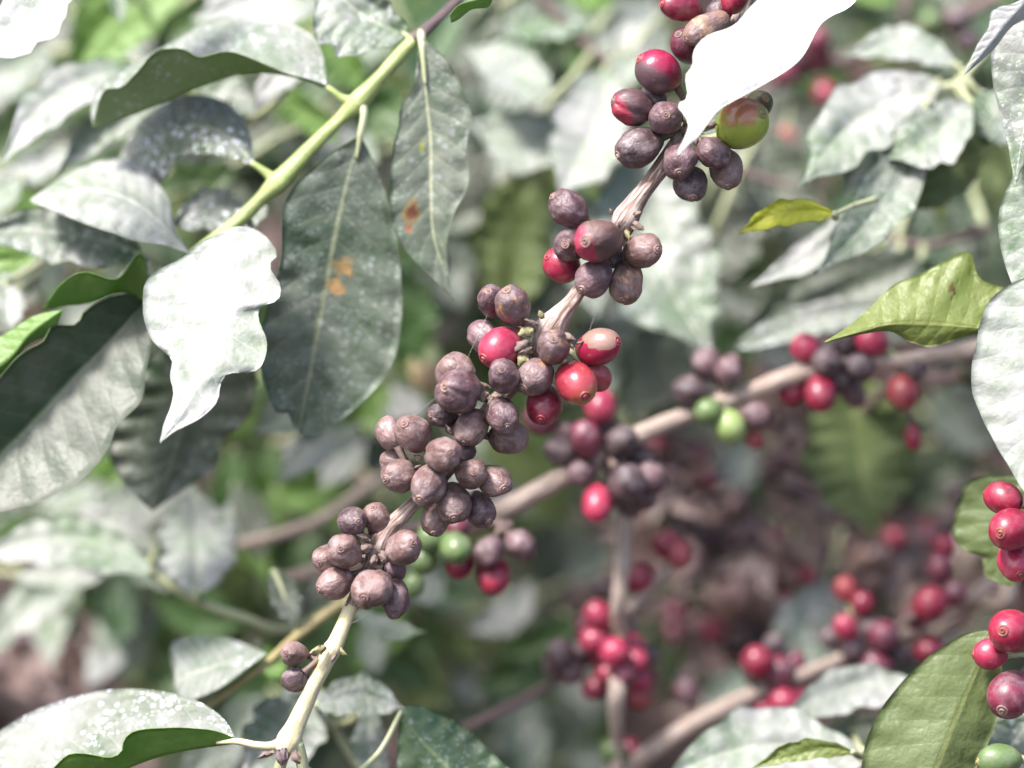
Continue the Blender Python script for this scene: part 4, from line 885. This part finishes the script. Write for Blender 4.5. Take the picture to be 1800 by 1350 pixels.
shoot('blurred grey green foliage between the two hanging leaves and the left stem', [(560, 100, .12, 16), (640, 220, .12, 16), (700, 420, .13, 14), (640, 560, .13, 12)], 'bark3',
      [((640, 240), (700, 150), 120, 'ku', q(.09)), ((560, 60), (640, 160), 80, 'u', q(.10)), ((650, 230), (560, 330), 110, 'd', q(.09)), ((500, 240), (560, 300), 80, 'm', q(.10)), ((480, 150), (560, 240), 70, 'u', q(.12)),
       ((690, 470), (740, 640), 110, 'ku', q(.10)), ((700, 250), (880, 330), 110, 'm', q(.12)), ((350, 330), (470, 390), 80, 'm', q(.11))])
shoot('small pale leaves behind the lower end of the grey hanging leaf', [(560, 560, .12, 14), (600, 680, .12, 14), (640, 760, .12, 14)], 'bark3',
      [((630, 748), (486, 850), 72, 'w', q(.09, .1)), ((540, 660), (440, 760), 70, 'w', q(.08, -.15)), ((660, 700), (760, 720), 60, 'w', q(.12)), ((610, 770), (520, 900), 60, 'u', q(.12)), ((500, 700), (560, 760), 60, 'd', q(.09)),
       ((640, 770), (690, 850), 60, 'm', q(.13)), ((480, 780), (440, 900), 80, 'ku', q(.14)), ((640, 760), (560, 860), 60, 'w', q(.12))])
shoot('white and grey blurred leaves left of the topmost cherries', [(900, -60, .1, 16), (990, 40, .1, 18), (1080, 130, .1, 16), (1100, 240, .11, 14)], 'bark3',
      [((1065, 120), (985, 350), 140, 'w', q(.09, -.05)), ((1010, 250), (825, 215), 110, 'w', q(.09, -.08)), ((970, 170), (815, 85), 90, 'w', q(.08, .06)), ((960, 190), (840, 110), 110, 'd', q(.10)),
       ((1040, 40), (850, 50), 70, 'd', q(.10, .05)), ((1000, 150), (880, 60), 70, 'g', q(.11)), ((1070, 120), (930, 80), 80, 'ku', q(.12)), ((1170, 20), (1030, 90), 120, 'd', q(.12)), ((1120, 100), (1060, 160), 60, 'w', q(.1)),
       ((900, 200), (870, 330), 60, 'd', q(.12)), ((1080, 10), (980, -40), 70, 'u', q(.12)), ((1050, 160), (1110, 260), 70, 'm', q(.12)), ((880, 10), (830, 80), 50, 'k', q(.1)), ((1100, 60), (1190, 130), 90, 'd', q(.14))])
shoot('broad olive green leaf and pale scraps left of the second cherry cluster', [(1010, 260, .12, 14), (930, 300, .12, 14), (830, 340, .13, 12)], 'bark3',
      [((945, 290), (888, 570), 150, 'o', q(.11, .05)), ((900, 330), (830, 470), 70, 'd', q(.13)), ((850, 370), (790, 440), 50, 'u', q(.13)), ((860, 400), (820, 500), 60, 'd', q(.12)), ((820, 330), (870, 420), 60, 'u', q(.15)),
       ((790, 520), (700, 540), 50, 'u', q(.14)), ((830, 540), (700, 620), 80, 'k', q(.15))])
shoot('large blurred blue grey leaves behind the upper cherry clusters', [(1180, 180, .1, 16), (1240, 260, .1, 18), (1300, 300, .1, 16), (1400, 330, .1, 12)], 'bark3',
      [((1110, 270), (1252, 625), 215, 'd', q(.085, .07)), ((1010, 330), (1050, 560), 110, 'd', q(.10)), ((1290, 300), (1240, 520), 150, 'm', q(.11)), ((1330, 230), (1410, 420), 130, 'm', q(.11)), ((1180, 250), (1090, 330), 90, 'd', q(.10)),
       ((1000, 580), (1180, 640), 90, 'm', q(.13)), ((1120, 560), (1000, 700), 110, 'd', q(.13)), ((1190, 560), (1110, 740), 130, 'm', q(.12))])
shoot('drooping pale leaves radiating from the twig on the upper right', [(1760, 60, .06, 16), (1690, 140, .06, 16), (1650, 155, .06, 14), (1600, 170, .06, 12)], 'leafstalk',
      [((1680, 112), (1478, 100), 62, 'w', q(.06, .16)), ((1650, 140), (1404, 330), 130, 'w', q(.06, .1, z2=.05)), ((1630, 180), (1432, 484), 100, 'd', q(.05, -.08)), ((1708, 180), (1556, 278), 100, 'w', q(.05, -.1)),
       ((1740, 235), (1530, 355), 90, 'o', q(.055, -.1)), ((1640, 165), (1480, 210), 60, 'w', q(.055, .1)), ((1720, 160), (1790, 260), 80, 'd', q(.06)), ((1560, 210), (1480, 350), 60, 'w', q(.06)), ((1690, 130), (1620, 60), 50, 'm', q(.09)),
       ((1560, 330), (1318, 505), 60, 'w', q(.06, -.05)), ((1750, 230), (1760, 400), 80, 'o', q(.09)), ((1640, 280), (1655, 390), 36, 'p', q(.08))])
shoot('single yellow leaf lying out among the grey ones', [(1540, 350, .035, 12), (1500, 362, .03, 10), (1468, 376, .025, 7)], 'leafstalk',
      [((1468, 376), (1295, 413), 46, 'y', q(.022, .12))])
shoot('dark green and grey streaked leaves above the second branch', [(1740, 400, .09, 16), (1640, 430, .09, 16), (1560, 420, .09, 14)], 'bark3',
      [((1620, 455), (1285, 610), 120, 'm', q(.08, .03)), ((1560, 540), (1270, 620), 60, 'd', q(.075, .05)), ((1560, 400), (1400, 540), 110, 'g', q(.10)), ((1600, 330), (1720, 490), 120, 'm', q(.10)), ((1480, 420), (1340, 560), 100, 'm', q(.11)),
       ((1720, 400), (1640, 520), 90, 'm', q(.1)), ((1700, 300), (1640, 400), 80, 'k', q(.13)), ((1530, 300), (1580, 420), 70, 'd', q(.12)), ((1440, 500), (1260, 500), 90, 'k', q(.13))])
shoot('broad hanging olive leaf below the second branch cherries', [(1560, 600, .11, 12), (1510, 640, .11, 12), (1500, 665, .11, 9)], 'bark3',
      [((1500, 660), (1535, 945), 195, 'o', q(.105, .02))])
shoot('dark and grey leaves between the olive hanging leaf and the right edge', [(1760, 640, .16, 14), (1700, 700, .16, 14), (1640, 780, .16, 12)], 'bark3',
      [((1640, 690), (1760, 790), 110, 'm', q(.15)), ((1690, 760), (1610, 900), 130, 'k', q(.17)), ((1600, 700), (1680, 880), 110, 'k', q(.18)), ((1740, 700), (1660, 640), 60, 'd', q(.15)), ((1320, 780), (1270, 860), 90, 'd', q(.17))])
shoot('pale leaves on a green twig at the left under the big dark leaf', [(620, 1040, .09, 14), (512, 1106, .07, 15), (430, 1086, .065, 17), (348, 1056, .065, 18), (270, 1010, .065, 13), (230, 985, .065, 8)], 'leafstalk',
      [((268, 1004), (-50, 985), 92, 'w', q(.06, .14)), ((345, 1045), (335, 850), 140, 'w', q(.06, .03)), ((275, 960), (85, 920), 70, 'w', q(.08, .1)), ((200, 1000), (20, 1015), 55, 'w', q(.09)), ((350, 1040), (405, 880), 80, 'w', q(.075))])
shoot('blurred green and white leaves near the left edge below the dark leaf', [(-60, 1000, .13, 16), (60, 1010, .13, 16), (180, 1030, .14, 12)], 'leafstalk',
      [((150, 1000), (0, 1130), 80, 'w', q(.11, .1)), ((90, 930), (-20, 960), 60, 'u', q(.10)), ((240, 880), (20, 905), 80, 'w', q(.13)), ((260, 1040), (120, 1060), 90, 'ku', q(.15)), ((245, 1025), (195, 1215), 100, 'd', q(.16)),
       ((330, 1060), (300, 1210), 120, 'ku', q(.17)), ((400, 960), (400, 1150), 120, 'o', q(.16)), ((180, 850), (60, 890), 60, 'd', q(.12)), ((40, 1040), (-30, 1160), 60, 'd', q(.13)), ((130, 860), (260, 820), 80, 'u', q(.14))])
shoot('yellow twig with a wedge shaped grey leaf above the speckled folded leaf', [(360, 1245, .045, 13), (400, 1215, .045, 14), (465, 1168, .045, 14), (530, 1112, .05, 18), (600, 1062, .055, 20), (680, 1020, .06, 20)], 'yellow',
      [((455, 1175), (505, 1150), 60, 'u', q(.05)), ((480, 1000), (525, 1105), 52, 'm', q(.05)), ((620, 1075), (748, 1110), 42, 'w', q(.05, .1))])
leaf([o for o in bpy.data.objects if o.get('label', '').startswith('yellow twig')][0], [(468, 1148), (430, 1132), (390, 1120), (345, 1118), (303, 1130), (300, 1160)], [(468, 1148), (420, 1160), (370, 1175), (330, 1188), (308, 1205)], [(468, 1150), (425, 1182), (390, 1208), (350, 1226), (322, 1232), (310, 1215)], 'd', 'n', 'top', (0.04, 0.05), 0.012, -0.006, ripple=.5, tilt=.3)
shoot('blurred pinkish twig with a yellow tip behind the lowest clusters', [(384, 964, .1, 16), (470, 946, .1, 22), (560, 915, .105, 22), (640, 860, .11, 22), (720, 800, .12, 20)], 'bark2',
      [((560, 930), (470, 1010), 70, 'ku', q(.12)), ((420, 950), (500, 830), 90, 'u', q(.13)), ((640, 900), (560, 830), 70, 'm', q(.14))])
shoot('pale grey leaves at the bottom left behind the branch tip', [(640, 1370, .06, 14), (600, 1300, .06, 14), (560, 1240, .06, 12)], 'leafstalk',
      [((565, 1215), (425, 1370), 130, 'd', q(.05)), ((556, 1238), (712, 1248), 74, 'd', q(.045, -.14)), ((650, 1240), (680, 1390), 60, 'd', q(.05, .1)), ((600, 1260), (560, 1400), 100, 'k', q(.09)), ((430, 1290), (300, 1400), 80, 'd', q(.08))])
shoot('dark green and grey blurred foliage in the bottom middle', [(900, 1400, .2, 16), (830, 1250, .2, 16), (760, 1100, .2, 14)], 'bark3',
      [((840, 1060), (830, 1320), 130, 'o', q(.19)), ((940, 1000), (900, 1330), 130, 'm', q(.22)), ((760, 1090), (640, 1220), 110, 'ku', q(.16)), ((700, 1060), (620, 1180), 90, 'u', q(.12)), ((780, 1150), (690, 1270), 90, 'o', q(.18)),
       ((1000, 1020), (1080, 950), 60, 'd', q(.16)), ((1000, 1330), (1140, 1370), 80, 'd', q(.16)), ((960, 1200), (1000, 1380), 110, 'm', q(.2)), ((720, 1000), (780, 1060), 70, 'w', q(.1)), ((720, 980), (820, 1080), 90, 'd', q(.14)),
       ((650, 1090), (660, 1190), 50, 'd', q(.12)), ((1180, 1020), (1200, 1180), 90, 'ku', q(.2)), ((1150, 1100), (1230, 1260), 110, 'ku', q(.22)), ((960, 900), (1040, 1040), 110, 'm', q(.2))])
shoot('grey leaf hanging upright among the crimson cherries', [(1480, 930, .13, 12), (1470, 980, .13, 12), (1455, 1020, .125, 9)], 'leafstalk',
      [((1455, 1022), (1400, 1200), 125, 'd', q(.12, .05)), ((1330, 1180), (1230, 1260), 80, 'd', q(.13))])
shoot('white and pale green leaves along the bottom right edge', [(1640, 1400, .03, 16), (1560, 1345, .035, 14), (1520, 1325, .04, 10)], 'green',
      [((1522, 1335), (1150, 1385), 140, 'w', q(.04, .13)), ((1620, 1210), (1370, 1272), 82, 'w', q(.05, .12)), ((1500, 1322), (1320, 1352), 36, 'p', q(.02, .1)), ((1560, 1270), (1430, 1300), 60, 'm', q(.07)), ((1500, 1290), (1400, 1330), 60, 'd', q(.05))])
shoot('pale dusty leaves in the bottom right corner behind the green cherry', [(1860, 1300, .03, 14), (1820, 1290, .03, 12)], 'green',
      [((1815, 1260), (1700, 1420), 120, 'd', q(.03)), ((1830, 1240), (1720, 1300), 80, 'd', q(.04))])
shoot('green leaves filling the top right corner behind the twigs', [(1400, -80, .19, 16), (1500, 20, .2, 16), (1640, 150, .2, 14), (1740, 300, .2, 12)], 'bark3',
      [((1440, 20), (1560, 80), 110, 'k', q(.18)), ((1600, 120), (1720, 180), 100, 'k', q(.19)), ((1720, 20), (1780, 130), 90, 'g', q(.18)), ((1460, 130), (1380, 210), 100, 'k', q(.19)), ((1380, 60), (1330, 220), 90, 'm', q(.19)),
       ((1480, -30), (1580, 5), 40, 'u', q(.12)), ((1500, 60), (1590, 110), 60, 'o', q(.17)), ((1660, 380), (1790, 420), 130, 'k', q(.19)), ((1330, 180), (1440, 280), 120, 'm', q(.18))])

# ---------------------------------------------------------------- deeper foliage, seeded
rnd = random.Random(11)
DEEP = [('top left', 0, -40, 620, 260), ('left middle', -60, 240, 560, 520), ('left side below the middle', -60, 560, 480, 640 + 240), ('top middle', 560, -60, 1060, 240), ('centre left', 620, 260, 1120, 560),
        ('behind the crossing branches', 620, 560, 1180, 860), ('top right', 1180, -60, 1840, 240), ('right middle', 1150, 250, 1830, 580), ('lower middle', 460, 880, 1000, 1380), ('lower left', 260, 900, 560, 1250)]
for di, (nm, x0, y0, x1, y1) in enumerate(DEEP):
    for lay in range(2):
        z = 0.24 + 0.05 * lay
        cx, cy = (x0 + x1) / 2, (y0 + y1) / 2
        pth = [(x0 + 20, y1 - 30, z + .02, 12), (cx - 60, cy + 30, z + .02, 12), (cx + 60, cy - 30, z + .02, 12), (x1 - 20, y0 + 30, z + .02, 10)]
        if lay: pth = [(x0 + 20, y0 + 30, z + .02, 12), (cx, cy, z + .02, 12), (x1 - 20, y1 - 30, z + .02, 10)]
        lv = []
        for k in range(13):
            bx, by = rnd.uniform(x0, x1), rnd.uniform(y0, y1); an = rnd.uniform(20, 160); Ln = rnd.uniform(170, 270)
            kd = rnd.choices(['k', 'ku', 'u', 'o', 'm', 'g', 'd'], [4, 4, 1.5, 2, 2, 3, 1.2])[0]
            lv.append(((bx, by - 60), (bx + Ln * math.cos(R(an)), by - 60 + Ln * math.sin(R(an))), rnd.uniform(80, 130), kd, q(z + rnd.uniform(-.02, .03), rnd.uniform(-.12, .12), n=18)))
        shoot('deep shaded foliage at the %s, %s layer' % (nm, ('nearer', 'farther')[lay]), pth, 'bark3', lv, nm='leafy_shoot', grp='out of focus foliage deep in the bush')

lv = []
for k in range(18):
    bx, by = rnd.uniform(1150, 1760), rnd.uniform(740, 1150); an = rnd.uniform(30, 150); Ln = rnd.uniform(90, 170)
    lv.append(((bx, by), (bx + Ln * math.cos(R(an)), by + Ln * math.sin(R(an))), rnd.uniform(40, 75), rnd.choice(['k', 'ku', 'm', 'k', 'g', 'dry', 'm', 'd']), q(rnd.uniform(.2, .25), rnd.uniform(-.2, .2), n=18, asym=rnd.uniform(-.5, .5))))
shoot('dim green and dark leaves scattered through the brown patch at the lower right', [(1150, 760, .25, 12), (1350, 900, .24, 12), (1550, 960, .24, 12), (1780, 1100, .25, 10)], 'bark3', lv, grp='half blurred foliage inside the bush')
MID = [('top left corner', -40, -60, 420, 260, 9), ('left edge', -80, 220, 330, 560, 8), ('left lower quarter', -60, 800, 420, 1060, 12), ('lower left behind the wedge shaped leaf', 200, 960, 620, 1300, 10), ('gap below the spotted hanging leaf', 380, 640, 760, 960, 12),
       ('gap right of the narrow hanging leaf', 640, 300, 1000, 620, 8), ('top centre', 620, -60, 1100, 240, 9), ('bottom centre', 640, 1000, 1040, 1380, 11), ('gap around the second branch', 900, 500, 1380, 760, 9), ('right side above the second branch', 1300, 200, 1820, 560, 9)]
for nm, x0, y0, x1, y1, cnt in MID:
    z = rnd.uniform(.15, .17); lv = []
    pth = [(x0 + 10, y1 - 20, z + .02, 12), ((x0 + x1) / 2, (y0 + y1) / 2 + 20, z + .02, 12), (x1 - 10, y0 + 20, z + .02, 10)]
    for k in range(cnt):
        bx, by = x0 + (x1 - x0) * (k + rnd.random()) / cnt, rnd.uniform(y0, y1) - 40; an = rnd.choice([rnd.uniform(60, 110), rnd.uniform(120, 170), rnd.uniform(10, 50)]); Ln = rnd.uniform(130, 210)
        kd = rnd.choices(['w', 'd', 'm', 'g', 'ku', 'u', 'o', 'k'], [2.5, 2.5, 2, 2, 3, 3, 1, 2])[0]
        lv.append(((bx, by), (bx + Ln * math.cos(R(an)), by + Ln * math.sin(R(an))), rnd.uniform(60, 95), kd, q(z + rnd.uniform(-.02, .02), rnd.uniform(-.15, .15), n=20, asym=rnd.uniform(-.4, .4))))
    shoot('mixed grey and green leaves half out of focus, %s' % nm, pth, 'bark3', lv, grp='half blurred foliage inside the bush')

# ================================================================ GROUND: a litter covered bank rising behind the bush
def bank(x, y):
    base = 0.0 if y < 0.9 else (y - 0.9) ** 1.0 * 1.05
    h = base * min(1, (y - 0.9) / 0.3 if y > 0.9 else 0)
    h = 1.5 - 0.6 / (1 + max(0, (y - 1.2))) + (h - 1.1) if y > 3 else h
    return h + 0.02 * noise.noise(Vector((x * 3, y * 3, 0))) + 0.008 * noise.noise(Vector((x * 14, y * 14, 2)))
def bank_z(x, y):
    if y < 0.85: z = 0.0
    else:
        t = y - 0.85; z = 1.35 * t * t / (t + 0.18)
        if y > 4: z = 1.35 * 3.15 ** 2 / 3.33 + (y - 4) * 0.25
    return z + 0.02 * noise.noise(Vector((x * 3, y * 3, 0))) + 0.008 * noise.noise(Vector((x * 14, y * 14, 2)))
xs = [-60, -30, -12, -6, -3, -1.5] + [-1 + 0.04 * i for i in range(51)] + [1.5, 3, 6, 12, 30, 60]
ys = [-60, -30, -10, -4, -1, 0, 0.5] + [0.85 + 0.04 * i for i in range(45)] + [3, 4, 6, 10, 20, 40, 80]
gv = [(x, y, bank_z(x, y)) for y in ys for x in xs]; nx = len(xs)
gf = [(j * nx + i, j * nx + i + 1, (j + 1) * nx + i + 1, (j + 1) * nx + i) for j in range(len(ys) - 1) for i in range(nx - 1)]
m, n_, b_ = newmat('dark soil'); h = N(n_); tc, oc = coords(h)
c = h.mix(h.step(h.noise(tc.outputs['Object'], 22, 5), .4, .62), (0.02, 0.013, 0.011), (0.05, 0.03, 0.026))
h.put(b_.inputs['Base Color'], c); b_.inputs['Roughness'].default_value = 0.9
h.put(b_.inputs['Normal'], h.bump(h.noise(tc.outputs['Object'], 60, 5), .8, .02))
gr = mesh('ground', gv, gf, m, None, Vector((0, 0, 0))); gr['kind'] = 'structure'; gr['label'] = 'brown earth bank rising behind the bush'
gr['category'] = 'ground'
# leaf litter
def litter_mat(name, c1, c2):
    m, n, b = newmat(name); h = N(n); tc = h.node('ShaderNodeTexCoord')
    h.put(b.inputs['Base Color'], h.mix(h.step(h.noise(tc.outputs['Object'], 25, 3), .4, .6), c1, c2)); b.inputs['Roughness'].default_value = .75
    return m
lm = [litter_mat('dead leaf brown', (0.06, 0.03, 0.024), (0.11, 0.058, 0.048)), litter_mat('dead leaf mauve', (0.075, 0.046, 0.043), (0.14, 0.092, 0.09)), litter_mat('dead leaf dark', (0.02, 0.013, 0.013), (0.05, 0.03, 0.028)),
      litter_mat('dead leaf pale', (0.24, 0.18, 0.16), (0.32, 0.26, 0.23))]
vs, fs, mi = [], [], []
for k in range(7500):
    x = rnd.uniform(-.55, .55); y = rnd.uniform(1.15, 2.3)
    z = bank_z(x, y) + rnd.uniform(0.0, 0.02)
    an = rnd.uniform(0, 6.28); ln = rnd.uniform(.012, .05); wd = ln * rnd.uniform(.3, .5)
    d = Vector((math.cos(an), math.sin(an), rnd.uniform(-.3, .9))).normalized(); s = d.cross(Vector((rnd.uniform(-.5, .5), rnd.uniform(-1, .2), 1))).normalized(); nn = d.cross(s)
    o = len(vs); mm = rnd.choices([0, 1, 2, 3], [4, 4, 3, .8])[0]; cu = rnd.uniform(-.3, .5)
    for i in range(5):
        t = i / 4
        for j in (-1, 0, 1):
            vs.append(Vector((x, y, z)) + d * ln * (t - .5) + s * wd * .5 * j * math.sin(math.pi * (.08 + .84 * t)) + nn * ln * cu * ((t - .5) ** 2 * 2 + .3 * abs(j)))
    for i in range(4):
        for j in range(2):
            a = o + i * 3 + j; fs.append((a, a + 1, a + 4, a + 3)); mi.append(mm)
li = mesh('leaf_litter', vs, fs, lm, None, Vector((0, 1.5, bank_z(0, 1.5))), mi=mi)
li['kind'] = 'stuff'; li['label'] = 'mauve brown dead leaves carpeting the bank'; li['category'] = 'leaf litter'

# ================================================================ SPIDER THREADS
sm, sn_, sb = newmat('spider silk'); sb.inputs['Base Color'].default_value = (0.5, 0.44, 0.38, 1); sb.inputs['Roughness'].default_value = .3
def thread(label, a, b_, sag=0.0):
    pts = []
    for i in range(9):
        t = i / 8; pts.append(P(a[0] + (b_[0] - a[0]) * t, a[1] + (b_[1] - a[1]) * t + sag * math.sin(math.pi * t), a[2] + (b_[2] - a[2]) * t))
    o = tube('spider_thread', pts, [0.000022] * 9, sm, None, 6, 0)
    o['label'] = label; o['category'] = 'spider thread'; o['group'] = 'spider threads strung between the cherries'
thread('fine spider thread slanting down left from the two top cherries of the third cluster', (856, 555, -.002), (812, 650, -.004))
thread('fine spider thread between the doubled brown cherry and the paired cherries to its lower left', (782, 684, -.006), (716, 738, -.006), 2)
thread('fine spider thread rising from the scarred red cherry', (1035, 585, -.003), (1046, 552, 0.0))
thread('fine spider thread hanging off the lowest brown cherry at the pale stem', (660, 1066, -.004), (612, 1098, -.003), 4)
